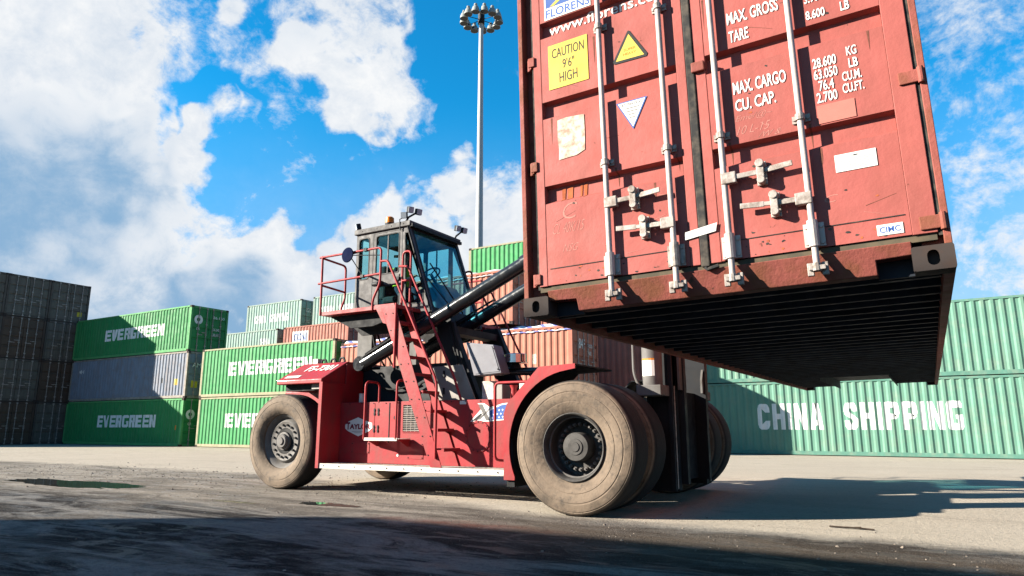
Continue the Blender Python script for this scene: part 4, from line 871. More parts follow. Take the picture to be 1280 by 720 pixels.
            MB().lathe([(.0, -.008), (.02, -.008), (.024, 0)], (-7.504, 8.90, .60), 'y', 10).build('drain_plug', M_white, pn)
            for (a0, a1, b0, b1) in ((-7.30, -6.98, .55, .80), (-8.52, -8.12, .62, .80)):
                cv = MB().box(a0, a1, 8.893, 8.899, b0, b1).build('access_cover', M_mred, pn, bevel=.002)
                for a in (a0 + .02, a1 - .02):
                    for b in (b0 + .02, b1 - .02): MB().cyl((a, 8.886, b), (a, 8.893, b), .009, n=6).build('bolt', M_dark, cv)
            rc = MB().lathe([(.0, -.006), (.20, -.006), (.205, -.014), (.235, -.014), (.24, 0)], (-5.93, 8.90, .913), 'y', 40).build('round_cover', M_mred, pn, smooth=35)
            for k in range(16):
                a = 2 * math.pi * k / 16; MB().cyl((-5.93 + .22 * math.cos(a), 8.880, .913 + .22 * math.sin(a)), (-5.93 + .22 * math.cos(a), 8.888, .913 + .22 * math.sin(a)), .010, n=6).build('bolt', M_dark, rc)
            fp = lambda a, b: (a, 8.896, b); fp2 = lambda a, b: (a, 8.894, b)
            hexa = [(-8.69, 1.03), (-8.69, 1.09), (-8.62, 1.145), (-8.40, 1.215), (-8.18, 1.145), (-8.08, 1.12), (-8.07, 1.04), (-8.14, .985), (-8.38, .898), (-8.62, .985)]
            flat(MB(), tri_fan(hexa), fp).build('emblem', M_white, pn, fix=False)
            M_maroon = paint('maroon_print', (.22, .01, .03), .5)
            flat(MB(), fit(text_tris('T', .05), -8.665, -8.575, 1.01, 1.135, .0), fp2).build('print', M_maroon, pn); flat(MB(), fit(text_tris('AYLOR', .05), -8.585, -8.11, 1.015, 1.105, .0), fp2).build('print', M_maroon, pn)
            flat(MB(), [[(-8.53, .975), (-8.25, .975), (-8.25, .98), (-8.53, .98)], [(-8.47, .955), (-8.31, .955), (-8.31, .96), (-8.47, .96)]], fp2).build('print', M_grey, pn)
            # the X with the starred flag
            flat(MB(), tri_fan([(-6.08, 1.135), (-5.75, 1.135), (-5.33, 1.165), (-5.30, 1.42), (-5.50, 1.40), (-5.72, 1.345), (-5.83, 1.41), (-5.95, 1.41), (-5.87, 1.335)]), fp).build('emblem', M_letter, pn, fix=False)
            flat(MB(), tri_fan([(-5.935, 1.395), (-5.86, 1.395), (-5.715, 1.15), (-5.79, 1.15)]) + tri_fan([(-6.05, 1.148), (-5.90, 1.165), (-5.74, 1.33), (-5.55, 1.385), (-5.72, 1.325), (-5.82, 1.25), (-5.93, 1.20)]), fp2).build('emblem', M_grey, pn, fix=False)
            flat(MB(), tri_fan([(-6.05, 1.146), (-5.96, 1.15), (-5.85, 1.26), (-5.90, 1.25)]), lambda a, b: (a, 8.893, b)).build('emblem', M_black, pn, fix=False)
            flat(MB(), tri_fan([(-5.70, 1.155), (-5.36, 1.185), (-5.33, 1.40), (-5.52, 1.375), (-5.735, 1.29)]), fp2).build('emblem', M_blue, pn, fix=False)
            stars = []
            for i in range(6):
                for j in range(4):
                    cx, cz = -5.68 + i * .062 + (j % 2) * .03, 1.185 + j * .052 + i * .006
                    if cx < -5.36 and cz < 1.28 + (cx + 5.7) * .30: stars += tri_fan([(cx + (.019 if k % 2 == 0 else .008) * math.cos(k * math.pi / 5 + 1.57), cz + (.019 if k % 2 == 0 else .008) * math.sin(k * math.pi / 5 + 1.57)) for k in range(10)])
            flat(MB(), stars, lambda a, b: (a, 8.892, b)).build('emblem', M_letter, pn, fix=False)
            MB().box(-6.28, -6.16, 8.893, 8.899, 1.40, 1.455).build('sticker', M_white, pn)
        # mounting step with hand loops
        ms = bb(MB().box(-7.945, -7.255, 8.565, 8.58, .838, .885), 'boarding_step', M_step)
        for k in range(11): bb(MB().box(-7.93 + k * .066, -7.885 + k * .066, 8.58, 8.87, .864, .872), 'grating_bar', M_step, ms)
        for x in (-7.93, -7.27): bb(MB().plate([(8.58, .86), (8.895, .86), (8.895, .74), (8.86, .74)], [], lambda a, b, x=x: (x, a, b), (.012, 0, 0)), 'step_bracket', M_mredd, ms)
        for x in (-7.955, -7.285): bb(MB().tube([(x, 8.575, .86), (x, 8.575, 1.79), (x, 8.91, 1.79), (x, 8.91, 1.46)], .019, 8, bend=.09), 'grab_rail', M_mredd, smooth=60)
        bb(MB().tube([(-4.80, 8.62, 1.69), (-5.455, 8.62, 1.69), (-5.455, 8.62, .59), (-5.36, 8.88, .56)], .02, 8, bend=.08), 'grab_rail', M_mredd, smooth=60)
        # drive fender: lip plate and sheet bent over the tyres
        outer = [(-4.80, .385), (-4.805, 1.225), (-4.755, 1.35), (-4.275, 1.815), (-3.76, 1.835)]
        arc = [(dx + .95 * math.cos(R(q)), dz + .95 * math.sin(R(q))) for q in range(90, 207, 6)]
        fd = bb(MB().plate(outer + [(-3.76, 1.775)] + arc[1:] + [(-4.64, .385)], [], lambda a, b: (a, 7.80, b), (0, .02, 0)), 'drive_fender', M_mred)
        sh = MB(); th = .02
        for i in range(len(outer) - 1):
            (a0, b0), (a1, b1) = outer[i], outer[i + 1]; n = Vector((b1 - b0, -(a1 - a0))).normalized() * th
            sh.add([(a0, 7.82, b0), (a1, 7.82, b1), (a1, 8.98, b1), (a0, 8.98, b0), (a0 + n.x, 7.82, b0 + n.y), (a1 + n.x, 7.82, b1 + n.y), (a1 + n.x, 8.98, b1 + n.y), (a0 + n.x, 8.98, b0 + n.y)],
                   [(0, 1, 2, 3), (4, 7, 6, 5), (0, 4, 5, 1), (3, 2, 6, 7), (0, 3, 7, 4), (1, 5, 6, 2)])
        bb(sh, 'fender_sheet', M_dark, fd)
        bb(MB().plate([(-4.66, .30), (-4.78, .30), (-4.78, .9), (-4.70, .9)], [], lambda a, b: (a, 7.84, b), (0, 1.0, 0)), 'mud_flap', M_darker, fd)
        # ladder to the platform
        L0, L1 = (-7.44, 3.03), (-6.40, .47)
        ld = bb(MB().plate([(-7.585, 3.03), (-7.295, 3.03), (-6.275, .465), (-6.485, .465)], [], lambda a, b: (a, 8.44, b), (0, .014, 0)), 'ladder', M_mred, bevel=.002)
        bb(MB().plate([(-7.47, 3.0), (-7.295, 3.0), (-6.275, .465), (-6.42, .465)], [], lambda a, b: (a, 8.875, b), (0, .014, 0)), 'far_stringer', M_mred, ld)
        bb(MB().plate([(-7.72, 3.03), (-7.585, 3.03), (-7.45, 2.70), (-7.52, 2.72), (-7.59, 2.82)], [], lambda a, b: (a, 8.442, b), (0, .01, 0)), 'gusset', M_mred, ld)
        for (x, z) in ((-7.20, 2.72), (-7.126, 2.457), (-7.011, 2.153), (-6.856, 1.874), (-6.694, 1.594), (-6.541, 1.301), (-6.397, 1.018), (-6.275, .727)):
            bb(MB().box(x - .20, x + .03, 8.455, 8.874, z - .012, z + .012).box(x + .018, x + .03, 8.30 if False else 8.455, 8.874, z - .035, z - .012), 'tread', M_mred, ld, bevel=.002)
        if not far:
            for k in range(9):
                f = (k + .5) / 9; xx = -7.44 + 1.05 * f; zz = 3.0 - 2.5 * f
                for d in (-.08, .07): MB().cyl((xx + d, 8.432, zz), (xx + d, 8.44, zz), .011, n=6).build('bolt', M_dark, ld)
        bb(MB().tube([(-7.60, 8.42, 3.76), (-7.44, 8.42, 3.755), (-6.425, 8.42, 1.82), (-6.38, 8.42, 1.70), (-6.38, 8.42, .59)], .021, 8, bend=.06), 'handrail', M_mredd, ld, smooth=60)
        bb(MB().tube([(-7.60, 8.90, 3.77), (-7.41, 8.90, 3.75), (-6.42, 8.90, 1.86), (-6.26, 8.90, 1.46)], .021, 8, bend=.06), 'handrail', M_mredd, ld, smooth=60)
        bb(MB().cyl((-7.235, 8.425, 3.02), (-7.235, 8.425, 1.98), .021, n=8), 'rail_post', M_mredd, ld, smooth=60)
        # platform
        pf = bb(MB().box(-8.955, -7.28, 8.45, 9.12, 2.955, 3.02), 'platform', M_mred, bevel=.004)
        bb(MB().plate([(-8.9, 2.95), (-7.3, 2.95), (-7.3, 2.86), (-7.9, 2.72), (-8.4, 2.72)], [], lambda a, b: (a, 8.62, b), (0, .04, 0)), 'platform_beam', M_darker, pf)
        bb(MB().plate([(-8.9, 2.95), (-7.3, 2.95), (-7.3, 2.80), (-7.9, 2.64), (-8.5, 2.64)], [], lambda a, b: (a, 9.0, b), (0, .04, 0)), 'platform_beam', M_darker, pf)
        def rail(pts, bend=.05): bb(MB().tube(pts, .020, 8, bend=bend), 'railing', M_mredd, pf, smooth=60)
        rail([(-9.05, 8.45, 4.01), (-7.62, 8.45, 4.01), (-7.62, 8.45, 3.40), (-7.77, 8.45, 3.12), (-7.77, 8.45, 2.95)], .08)
        rail([(-9.06, 8.45, 3.535), (-7.62, 8.45, 3.56)]); rail([(-8.97, 8.45, 2.96), (-8.99, 8.45, 4.03)])
        rail([(-8.98, 8.46, 3.99), (-8.98, 9.02, 3.96), (-8.97, 9.02, 3.34), (-8.97, 8.93, 3.15), (-8.97, 8.93, 2.98)], .08); rail([(-8.98, 8.46, 3.50), (-8.98, 9.02, 3.47)])
        rail([(-7.66, 9.06, 2.98), (-7.66, 9.06, 4.07), (-7.48, 9.06, 4.07), (-7.48, 9.06, 2.1)], .08); rail([(-7.66, 9.06, 3.55), (-7.48, 9.06, 3.55)])
        if not far:
            MB().lathe([(.0, .045), (.06, .04), (.11, .022), (.135, .0), (.125, -.012), (.0, -.02)], (-8.34, 8.40, 3.96), 'y', 28).build('mirror', M_mirror, t, smooth=40)
            MB().tube([(-8.34, 8.43, 3.96), (-8.20, 8.45, 3.985), (-7.95, 8.45, 4.01)], .010, 6).tube([(-8.34, 8.43, 3.96), (-7.64, 8.46, 3.88)], .008, 6).tube([(-8.30, 8.43, 3.93), (-8.02, 8.46, 3.56)], .009, 6).box(-8.0, -7.93, 8.42, 8.48, 3.985, 4.04).box(-8.05, -7.98, 8.42, 8.48, 3.53, 3.58).build('mirror_arm', M_dark, t, smooth=50)
            MB().box(-8.36, -8.12, 9.02, 9.12, 3.52, 3.60).build('arm_pad', M_dark, t, bevel=.03)
    # ---- engine bay, deck, tower
    MB().box(-8.80, -6.95, 9.40, 10.60, 1.40, 2.12).build('engine_cover', M_dark, t, bevel=.02)
    MB().box(-8.80, -4.96, 9.29, 10.71, 1.40, 1.466).build('deck', M_dark, t)
    MB().cyl((-8.42, 9.0, 1.47), (-8.42, 9.0, 1.62), .055, n=16).build('oil_bottle', M_step, t, smooth=40)
    both(lambda: MB().box(-8.88, -8.53, 9.30, 9.42, 2.13, 2.85), 'rear_support', M_grey, bevel=.008)
    both(lambda: MB().plate([(-7.05, 2.84), (-6.72, 2.84), (-6.12, 1.47), (-6.55, 1.47)], [], lambda a, b: (a, 9.20, b), (0, .12, 0)), 'cab_tower_leg', M_dark, bevel=.008)
    for q_ in ((-6.95, -6.70, 2.60, 2.72), (-6.75, -6.50, 2.05, 2.16)): MB().box(q_[0], q_[1], 9.32, 10.68, q_[2], q_[3]).build('tower_crossbeam', M_dark, t)
    MB().plate([(-6.93, 2.02), (-6.34, 2.03), (-6.08, 1.475), (-6.80, 1.475)], [], lambda a, b: (a, 9.02, b), (0, .03, 0)).build('heat_shield', M_stain_less, t, bevel=.003)
    for z in (1.62, 1.9): MB().box(-6.70, -6.67, 9.00, 9.02, z - .05, z + .05).build('hinge', M_dark, t)
    cb = MB().plate([(-6.21, 2.37), (-5.69, 2.30), (-5.54, 1.86), (-6.05, 1.835)], [], lambda a, b: (a, 8.93, b), (0, .26, 0)).build('electrical_cabinet', M_cabinet, t, bevel=.012)
    MB().plate([(-6.17, 2.345), (-5.715, 2.285), (-5.575, 1.885), (-6.02, 1.862)], [], lambda a, b: (a, 8.922, b), (0, .007, 0)).build('cabinet_door', M_cabinet, cb, bevel=.003)
    for a, b in ((-5.68, 2.24), (-5.60, 1.92)): MB().cyl((a, 8.914, b), (a, 8.923, b), .012, n=8).build('cabinet_screw', M_dark, cb)
    for (a0, a1, b1, m) in ((-6.02, -5.80, 1.76, M_step), (-5.78, -5.64, 1.70, M_stain_less), (-5.34, -5.14, 1.74, M_step)): MB().box(a0, a1, 9.12, 9.38, 1.468, b1).build('battery_box', m, t, bevel=.01)
    MB().lathe([(.0, .0), (.05, .0), (.06, .10), (.045, .16), (.07, .22), (.0, .22)], (-5.48, 9.2, 1.467), 'z', 14).build('filler_valve', M_mredd, t, smooth=40)
    MB().tube([(-6.15, 9.35, 1.93), (-5.2, 9.35, 1.90), (-4.6, 9.35, 1.88)], .062, 14).build('hydraulic_pipe', M_rod, t, smooth=50)
    MB().cyl((-5.52, 9.32, 1.95), (-5.52, 9.32, 2.03), .10, .06, n=16).lathe([(.0, .15), (.165, .15), (.175, .14), (.175, .03), (.19, .025), (.19, .01), (.0, .0)], (-5.52, 9.32, 2.03), 'z', 28, m=1).build('air_cleaner_cap', [M_dark, M_chrome], t, smooth=40)
    for k, (a, b_, c_) in enumerate((((-6.62, 9.14, 2.75), (-6.42, 9.10, 2.1), (-6.30, 9.12, 1.47)), ((-6.70, 9.16, 2.70), (-6.52, 9.12, 2.2), (-6.42, 9.14, 1.47)), ((-8.5, 9.25, 2.84), (-8.35, 9.2, 2.4), (-8.2, 9.3, 2.10)), ((-8.45, 9.28, 2.84), (-8.22, 9.22, 2.45), (-8.05, 9.36, 2.10)), ((-7.6, 9.36, 1.62), (-7.3, 9.30, 1.85), (-6.98, 9.34, 1.70)), ((-8.6, 9.36, 1.9), (-8.1, 9.30, 1.66), (-7.5, 9.35, 1.78)), ((-5.0, 9.2, 1.47), (-4.9, 9.15, 1.75), (-4.5, 9.2, 1.86)))):
        MB().tube([a, b_, c_], .017, 7, bend=.35).build('hose', M_darker, t, smooth=60)
    for x in (-8.7, -8.35, -8.0, -7.72): MB().cyl((x, 9.104, 4.61), (x, 9.112, 4.61), .012, n=6).build('bolt', M_dark, t)
    for k in range(14): MB().cyl((-8.6 + k * .27, 8.890, 1.445), (-8.6 + k * .27, 8.899, 1.445), .010, n=6).build('bolt', M_dark, t)
    for k in range(12): MB().cyl((-8.7 + k * .34, 8.444, .425), (-8.7 + k * .34, 8.452, .425), .011, n=6).build('bolt', M_dark, t)
    # ---- tilt cylinders
    for yy, x0, z0, x1, z1, xr in ((9.0, -8.40, 2.135, -3.35, 4.33, -5.05), (9.92, -7.75, 2.42, -3.35, 4.33, -5.2)):
        zl = lambda x: z0 + (z1 - z0) * (x - x0) / (x1 - x0)
        c = MB().cyl((x0, yy, z0), (xr, yy, zl(xr)), .115, n=24).cyl((xr - .12, yy, zl(xr - .12)), (xr, yy, zl(xr)), .135, n=24).cyl((x0 - .05, yy - .10, z0), (x0 - .05, yy + .10, z0), .13, n=18).build('tilt_cylinder', M_rod, t, smooth=40)
        MB().cyl((xr, yy, zl(xr)), (x1, yy, z1), .07, n=18).build('rod', M_chrome, c, smooth=40)
        MB().tube([(x0 + .1, yy - .1, zl(x0 + .1) + .11), (x0 + .6, yy - .09, zl(x0 + .6) + .14), (x0 + 1.5, yy - .06, zl(x0 + 1.5) + .15)], .018, 6).tube([(x0 - .2, yy - .05, z0 + .02), (x0 + .25, yy - .12, zl(x0 + .25) + .08), (x0 + 1.1, yy - .10, zl(x0 + 1.1) + .10)], .016, 6).build('hose', M_darker, c, smooth=60)
    # ---- cab
    cy0, cy1 = 9.15, 10.63
    cab = MB().box(-8.86, -7.06, cy0 + .03, cy1 - .03, 2.84, 2.90).build('cab', M_dark, t)
    wo = [(-8.86, 2.84), (-8.86, 4.56), (-7.615, 4.56), (-7.02, 2.84)]
    h1 = rrect(-8.805, -8.535, 3.69, 4.49, .06); h2 = rrect(-8.385, -7.825, 3.74, 4.49, .03); h3 = rrect(-8.30, -7.80, 3.16, 3.54, .04)
    h4 = [(-7.715, 4.46), (-7.635, 4.46), (-7.255, 3.35), (-7.25, 3.2), (-7.30, 3.13), (-7.665, 3.15)]
    for far in (False, True):
        def bb(mb, name, mat, par=None, **k): return (mb.mirror_y((cy0 + cy1) / 2) if far else mb).build(name, mat, par or t, **k)
        if far: h1, h2, h3, h4 = rrect(-8.82, -8.42, 3.30, 4.52, .05), rrect(-8.36, -7.80, 3.74, 4.52, .03), rrect(-8.34, -7.80, 3.02, 3.68, .03), [(-7.75, 4.50), (-7.645, 4.50), (-7.22, 3.25), (-7.20, 3.1), (-7.72, 3.02)]
        wl = bb(MB().plate(wo, [h1, h2, h3, h4], lambda a, b: (a, cy0, b), (0, .045, 0)), 'cab_wall', M_cab, cab)
        for hh, nm in ((h1, 'side_window'), (h2, 'door_window'), (h3, 'lower_door_window'), (h4, 'quarter_window')):
            bb(MB().plate(hh, [], lambda a, b: (a, cy0 + .018, b), (0, .006, 0)), nm, M_glass, cab)
            ca = sum(p[0] for p in hh) / len(hh); cb_ = sum(p[1] for p in hh) / len(hh)
            inn = [(ca + (a - ca) * (1 - .018 / abs(a - ca) if abs(a - ca) > .02 else 1), cb_ + (b - cb_) * (1 - .018 / abs(b - cb_) if abs(b - cb_) > .02 else 1)) for a, b in hh]
            bb(MB().plate(hh, [inn], lambda a, b: (a, cy0 - .006, b), (0, .022, 0)), 'window_seal', M_dark, cab)
        bb(MB().box(-8.115, -8.095, cy0 + .008, cy0 + .03, 3.74, 4.49), 'window_divider', M_cab, cab)
        bb(MB().plate([(-8.45, 2.95), (-7.76, 2.95), (-7.76, 4.53), (-8.45, 4.53)], [[(-8.44, 2.96), (-7.77, 2.96), (-7.77, 4.52), (-8.44, 4.52)]], lambda a, b: (a, cy0 - .003, b), (0, .003, 0)), 'door_seam', M_dark, cab)
        bb(MB().box(-7.86, -7.80, cy0 - .03, cy0, 3.60, 3.66).tube([(-7.78, cy0 - .03, 3.35), (-7.78, cy0 - .06, 3.55), (-7.78, cy0 - .03, 3.7)], .012, 6), 'door_handle', M_dark, cab)
        bb(MB().bar((-7.64, cy0 - .004, 4.55), (-7.06, cy0 - .004, 2.90), .012, .05, (0, 1, 0)), 'front_pillar', M_dark, cab)
    def ws(a, b): return (-7.615 + (4.56 - b) * (.595 / 1.72) + .004, a, b)
    fo = [(cy0 + .05, 2.90), (cy1 - .05, 2.90), (cy1 - .05, 4.555), (cy0 + .05, 4.555)]; fi = rrect(cy0 + .09, cy1 - .09, 3.06, 4.51, .05)
    MB().plate(fo, [fi], ws, (-.03, 0, 0)).build('front_frame', M_dark, cab)
    MB().plate(fi, [], lambda a, b: tuple(Vector(ws(a, b)) + Vector((-.012, 0, 0))), (-.006, 0, 0)).build('windshield', M_glassf, cab)
    MB().plate([(cy0 + .05, 2.84), (cy1 - .05, 2.84), (cy1 - .05, 4.56), (cy0 + .05, 4.56)], [rrect(cy0 + .12, cy1 - .12, 3.30, 4.50, .06)], lambda a, b: (-8.855, a, b), (.04, 0, 0)).build('rear_wall', M_cab, cab)
    MB().plate(rrect(cy0 + .12, cy1 - .12, 3.30, 4.50, .06), [], lambda a, b: (-8.835, a, b), (.006, 0, 0)).build('rear_window', M_glass, cab)
    MB().box(-8.90, -7.57, cy0 - .04, cy1 + .04, 4.562, 4.66).build('roof', M_cab, cab, bevel=.012)
    MB().box(-7.59, -7.53, cy0 - .02, cy1 + .02, 4.545, 4.60).build('roof_visor', M_dark, cab)
    MB().bar((-7.33, cy0 + .25, 3.9), (-7.02, cy0 + .85, 3.05), .015, .02).bar((-7.27, cy0 + .1, 3.60), (-7.04, cy0 + .62, 3.05), .012, .015).build('wiper', M_dark, cab)
    # lamps on the roof
    bc = MB().lathe([(.0, .12), (.05, .12), (.075, .10), (.08, .03), (.085, .0)], (-8.12, 9.20, 4.70), 'z', 20).build('beacon', M_amber, t, smooth=40); MB().cyl((-8.12, 9.20, 4.661), (-8.12, 9.20, 4.70), .085, n=16).build('beacon_base', M_dark, bc)
    def worklamp(x, y, z, yaw, nm='work_lamp'):
        d = Vector((math.cos(yaw), math.sin(yaw), -.25)).normalized(); p = Vector((x, y, z))
        o = MB().bar(p - d * .05, p + d * .03, .11, .11).build(nm, M_dark, t, bevel=.01); MB().bar(p + d * .03, p + d * .04, .10, .10).build('lamp_lens', M_lens, o)
    for x, y, z, a in ((-7.60, 9.15, 4.86, -.5), (-7.52, 9.28, 4.84, -.3), (-7.70, 9.1, 4.76, -1.2), (-7.56, 10.55, 4.86, -.4), (-7.50, 10.68, 4.84, -.2), (-8.88, 9.18, 4.74, -2.2)): worklamp(x, y, z, a)
    MB().tube([(-7.72, 9.16, 4.64), (-7.66, 9.18, 4.74), (-7.55, 9.22, 4.80)], .018, 6).tube([(-7.66, 10.56, 4.62), (-7.62, 10.58, 4.72), (-7.53, 10.62, 4.80)], .018, 6).tube([(-7.80, 9.12, 4.5), (-7.80, 9.10, 4.70), (-7.68, 9.12, 4.74)], .010, 6).build('lamp_bracket', M_dark, t)
    # inside the cab
    MB().box(-8.62, -8.12, 9.62, 10.16, 3.32, 3.45).build('seat', M_seat, cab, bevel=.04); MB().box(-8.70, -8.56, 9.62, 10.16, 3.40, 4.05).build('seat_back', M_seat, cab, bevel=.04); MB().cyl((-8.4, 9.89, 2.9), (-8.4, 9.89, 3.32), .12, n=14).build('seat_base', M_dark, cab)
    MB().plate([(-7.70, 3.0), (-7.25, 3.0), (-7.32, 3.42), (-7.45, 3.62), (-7.72, 3.45)], [], lambda a, b: (a, 9.55, b), (0, .85, 0)).build('console', M_concblue, cab, bevel=.03)
    wc = Vector((-7.66, 9.86, 3.82)); mb = MB(); ax = Vector((-.55, 0, .83)); e1 = Vector((0, 1, 0)); e2 = ax.cross(e1)
    mb.tube([wc + (e1 * math.cos(k * math.pi / 12) + e2 * math.sin(k * math.pi / 12)) * .18 for k in range(25)], .016, 8)
    for k in range(3): a = k * 2.1 + .4; mb.cyl(wc, wc + (e1 * math.cos(a) + e2 * math.sin(a)) * .17, .012, n=6)
    mb.cyl(wc, wc - ax * .42, .03, n=10).build('steering_wheel', M_dark, cab, smooth=50)
    # ---- mast and spreader
    for far in (False, True):
        def bb(mb, name, mat, par=None, **k): return (mb.mirror_y(YC) if far else mb).build(name, mat, par or t, **k)
        up = bb(MB().box(-3.32, -2.96, 9.18, 9.30, .22, 7.4).box(-3.32, -3.26, 9.14, 9.40, .22, 7.4).box(-3.02, -2.96, 9.14, 9.40, .22, 7.4), 'mast_upright', M_dark, bevel=.006)
        bb(MB().box(-3.20, -2.88, 9.42, 9.52, .30, 7.6), 'inner_upright', M_dark); bb(MB().box(-2.955, -2.95, 9.19, 9.23, .25, 1.6), 'wear_strip', M_galvd, up)
        lc = bb(MB().cyl((-3.16, 8.95, 1.60), (-3.16, 8.95, 5.2), .135, n=22), 'lift_cylinder', M_grey, smooth=40)
        bb(MB().cyl((-3.16, 8.95, 5.2), (-3.16, 8.95, 7.3), .08, n=16), 'rod', M_chrome, lc, smooth=40)
        bb(MB().box(-3.34, -3.0, 8.80, 9.17, 1.46, 1.60), 'cylinder_bracket', M_grey, lc, bevel=.01)
        bb(MB().tube([(-3.38, 8.84, 5.0), (-3.38, 8.84, 1.75), (-3.30, 8.84, 1.56), (-3.15, 8.82, 1.54)], .022, 8, bend=.1), 'hose', M_grey if not far else M_dark, lc, smooth=60)
    mb = MB(); a0 = R(200)
    for k in range(5):
        t0, t1 = R(222 + k * 16), R(238 + k * 16); mb.add([(-3.16 + .138 * math.cos(t0), 8.95 + .138 * math.sin(t0), 1.72), (-3.16 + .138 * math.cos(t1), 8.95 + .138 * math.sin(t1), 1.72), (-3.16 + .138 * math.cos(t1), 8.95 + .138 * math.sin(t1), 1.95), (-3.16 + .138 * math.cos(t0), 8.95 + .138 * math.sin(t0), 1.95)], [(0, 1, 2, 3)])
        mb.add([(-3.16 + .1385 * math.cos(t0), 8.95 + .1385 * math.sin(t0), 1.93), (-3.16 + .1385 * math.cos(t1), 8.95 + .1385 * math.sin(t1), 1.93), (-3.16 + .1385 * math.cos(t1), 8.95 + .1385 * math.sin(t1), 1.955), (-3.16 + .1385 * math.cos(t0), 8.95 + .1385 * math.sin(t0), 1.955)], [(0, 1, 2, 3)], 1)
    mb.build('warning_label', [M_white, M_orange], t)
    for z0_, z1_ in ((.32, 1.55), (3.0, 3.4), (6.8, 7.2)): MB().box(-3.14, -3.05, 9.40, 10.60, z0_, z1_).build('mast_crossmember', M_darker, t)
    both(lambda: MB().plate([(9.30, 1.55), (9.60, 1.55), (9.60, 1.75), (9.42, 2.1), (9.30, 2.1)], [], lambda a, b: (-2.93, a, b), (.03, 0, 0)), 'mast_gusset', M_grey)
    MB().box(-2.84, -2.60, 9.0, 11.0, 4.9, 6.4).build('carriage', M_dark, t)
    sp_ = MB().box(-2.6, -.45, 9.3, 10.7, 4.86, 5.4).box(-1.55, -.75, 4.3, 15.7, 4.82, 5.25).build('spreader', M_mred, t, bevel=.02)
    for y in (4.05, 15.7): MB().box(-2.28, .22, y, y + .3, 4.76, 5.05).build('spreader_end_beam', M_mred, sp_, bevel=.01)
    return t
handler()

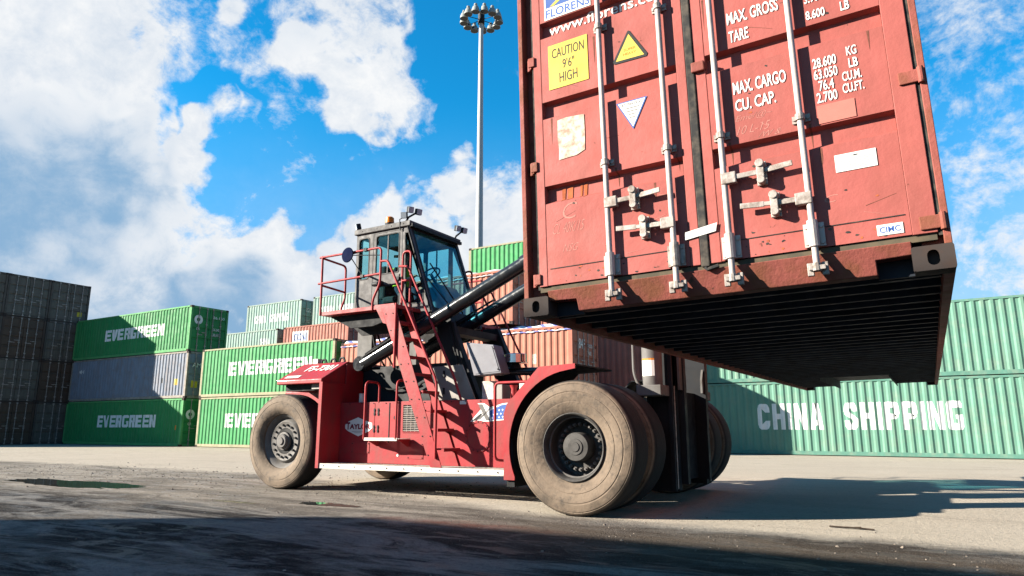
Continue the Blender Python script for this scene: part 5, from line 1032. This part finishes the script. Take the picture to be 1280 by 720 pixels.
# ------------------------------------------------------------------ the operator in the cab
def operator():
    base = Vector((-8.33, 9.89, 3.45))
    J = {'pelvis': (-.06, 0, .09, .15), 'waist': (-.08, 0, .26, .135), 'chest': (-.06, 0, .44, .155), 'neck0': (-.03, 0, .58, .075), 'neck': (-.01, 0, .645, .055), 'head0': (.0, -.01, .70, .075), 'head1': (.005, -.015, .77, .098), 'head2': (.0, -.01, .855, .085)}
    E = [('pelvis', 'waist'), ('waist', 'chest'), ('chest', 'neck0'), ('neck0', 'neck'), ('neck', 'head0'), ('head0', 'head1'), ('head1', 'head2')]
    for s, n in ((-1, 'n'), (1, 'f')):
        J.update({'hip' + n: (.02, s * .10, .07, .095), 'knee' + n: (.42, s * .15, .09, .065), 'ankle' + n: (.52, s * .15, -.34, .045), 'toe' + n: (.68, s * .16, -.40, .038),
                  'sh' + n: (-.05, s * .19, .51, .065), 'elbow' + n: (.06, s * .27, .24, .048), 'wrist' + n: (.33, s * .20, .30, .032), 'palm' + n: (.40, s * .185, .335, .034)})
        E += [('pelvis', 'hip' + n), ('hip' + n, 'knee' + n), ('knee' + n, 'ankle' + n), ('ankle' + n, 'toe' + n), ('chest', 'sh' + n), ('sh' + n, 'elbow' + n), ('elbow' + n, 'wrist' + n), ('wrist' + n, 'palm' + n)]
        for k in range(4):
            J['k%d' % k + n] = (.455, s * (.155 + .02 * k), .355 - .006 * abs(k - 1.5), .009); J['t%d' % k + n] = (.49, s * (.155 + .02 * k), .325 - .004 * k, .008); E += [('palm' + n, 'k%d' % k + n), ('k%d' % k + n, 't%d' % k + n)]
        J['th' + n] = (.43, s * .135, .36, .010); E += [('palm' + n, 'th' + n)]
    names = list(J); idx = {k: i for i, k in enumerate(names)}
    me = bpy.data.meshes.new('person'); me.from_pydata([Vector(J[k][:3]) for k in names], [(idx[a], idx[b]) for a, b in E], [])
    o = bpy.data.objects.new('person', me); COL.objects.link(o); o.location = base
    sk = o.modifiers.new('skin', 'SKIN'); sk.use_smooth_shade = True
    for i, k in enumerate(names):
        v = me.skin_vertices[0].data[i]; v.radius = (J[k][3], J[k][3]); v.use_root = (k == 'pelvis')
    sb = o.modifiers.new('sub', 'SUBSURF'); sb.levels = 1; sb.render_levels = 1
    bpy.context.view_layer.update()
    ev = o.evaluated_get(bpy.context.evaluated_depsgraph_get()); nm = bpy.data.meshes.new_from_object(ev); o.modifiers.clear(); o.data = nm
    skin = paint('skin', (.42, .24, .16), .5, var=.06); trousers = paint('work_trousers', (.03, .045, .09), .9); jacket = paint('dark_jacket', (.025, .03, .045), .9)
    nm.materials.clear()
    for m in (skin, trousers, jacket): nm.materials.append(m)
    for p in nm.polygons:
        c = p.center; p.use_smooth = True
        p.material_index = 0 if (c.z > .60 or c.x > .36 and c.z > .26) else 1 if c.z < .17 else 2
    tag(o, 'operator in dark cap and yellow vest seated inside the cab', 'person'); CEN[o] = base
    vest = paint('hi_vis_vest', (.62, .75, .04), .8); 
    vs = MB(); pr_ = []
    for z, rx, ry in ((.20, .165, .18), (.34, .175, .195), (.46, .19, .215), (.545, .15, .20), (.585, .09, .11)): pr_.append((z, rx, ry))
    pts = [];n = 20
    for z, rx, ry in pr_:
        for k in range(n): a = 2 * math.pi * k / n; pts.append(base + Vector((-.065 + rx * math.cos(a), ry * math.sin(a), z)))
    vs.add(pts, [(i * n + k, i * n + (k + 1) % n, (i + 1) * n + (k + 1) % n, (i + 1) * n + k) for i in range(len(pr_) - 1) for k in range(n)]).build('vest', vest, o, smooth=60)
    hc = base + Vector((.0, -.012, .80)); cp = MB().lathe([(.108, .0), (.110, .04), (.095, .09), (.06, .125), (.0, .135)], hc, 'z', 20); d = Vector((-.75, -.65, 0)).normalized(); e = Vector((-d.y, d.x, 0))
    cp.add([hc + e * .09, hc - e * .09, hc - e * .07 + d * .19 - Vector((0, 0, .02)), hc + e * .07 + d * .19 - Vector((0, 0, .02)), hc + e * .09 + Vector((0, 0, .015)), hc - e * .09 + Vector((0, 0, .015)), hc - e * .07 + d * .19, hc + e * .07 + d * .19], [(0, 1, 2, 3), (4, 7, 6, 5), (0, 3, 7, 4), (1, 5, 6, 2), (2, 6, 7, 3)]); cp.build('cap', M_black, o, smooth=50)
    f = base + Vector((.0, -.012, .775)); fa = MB()
    fa.add([f + d * .095 + e * .018 + Vector((0, 0, .01)), f + d * .095 - e * .018 + Vector((0, 0, .01)), f + d * .125, f + d * .09 + Vector((0, 0, .045))], [(0, 1, 2), (0, 2, 3), (1, 3, 2), (0, 3, 1)]); fa.build('nose', skin, o)
    ey = MB()
    for s in (-1, 1): ey.cyl(f + d * .085 + e * .036 * s + Vector((0, 0, .035)), f + d * .099 + e * .036 * s + Vector((0, 0, .035)), .011, n=8)
    ey.bar(f + d * .09 + e * .028 - Vector((0, 0, .035)), f + d * .09 - e * .028 - Vector((0, 0, .035)), .015, .010); ey.build('eyes_and_mouth', M_black, o)
operator()
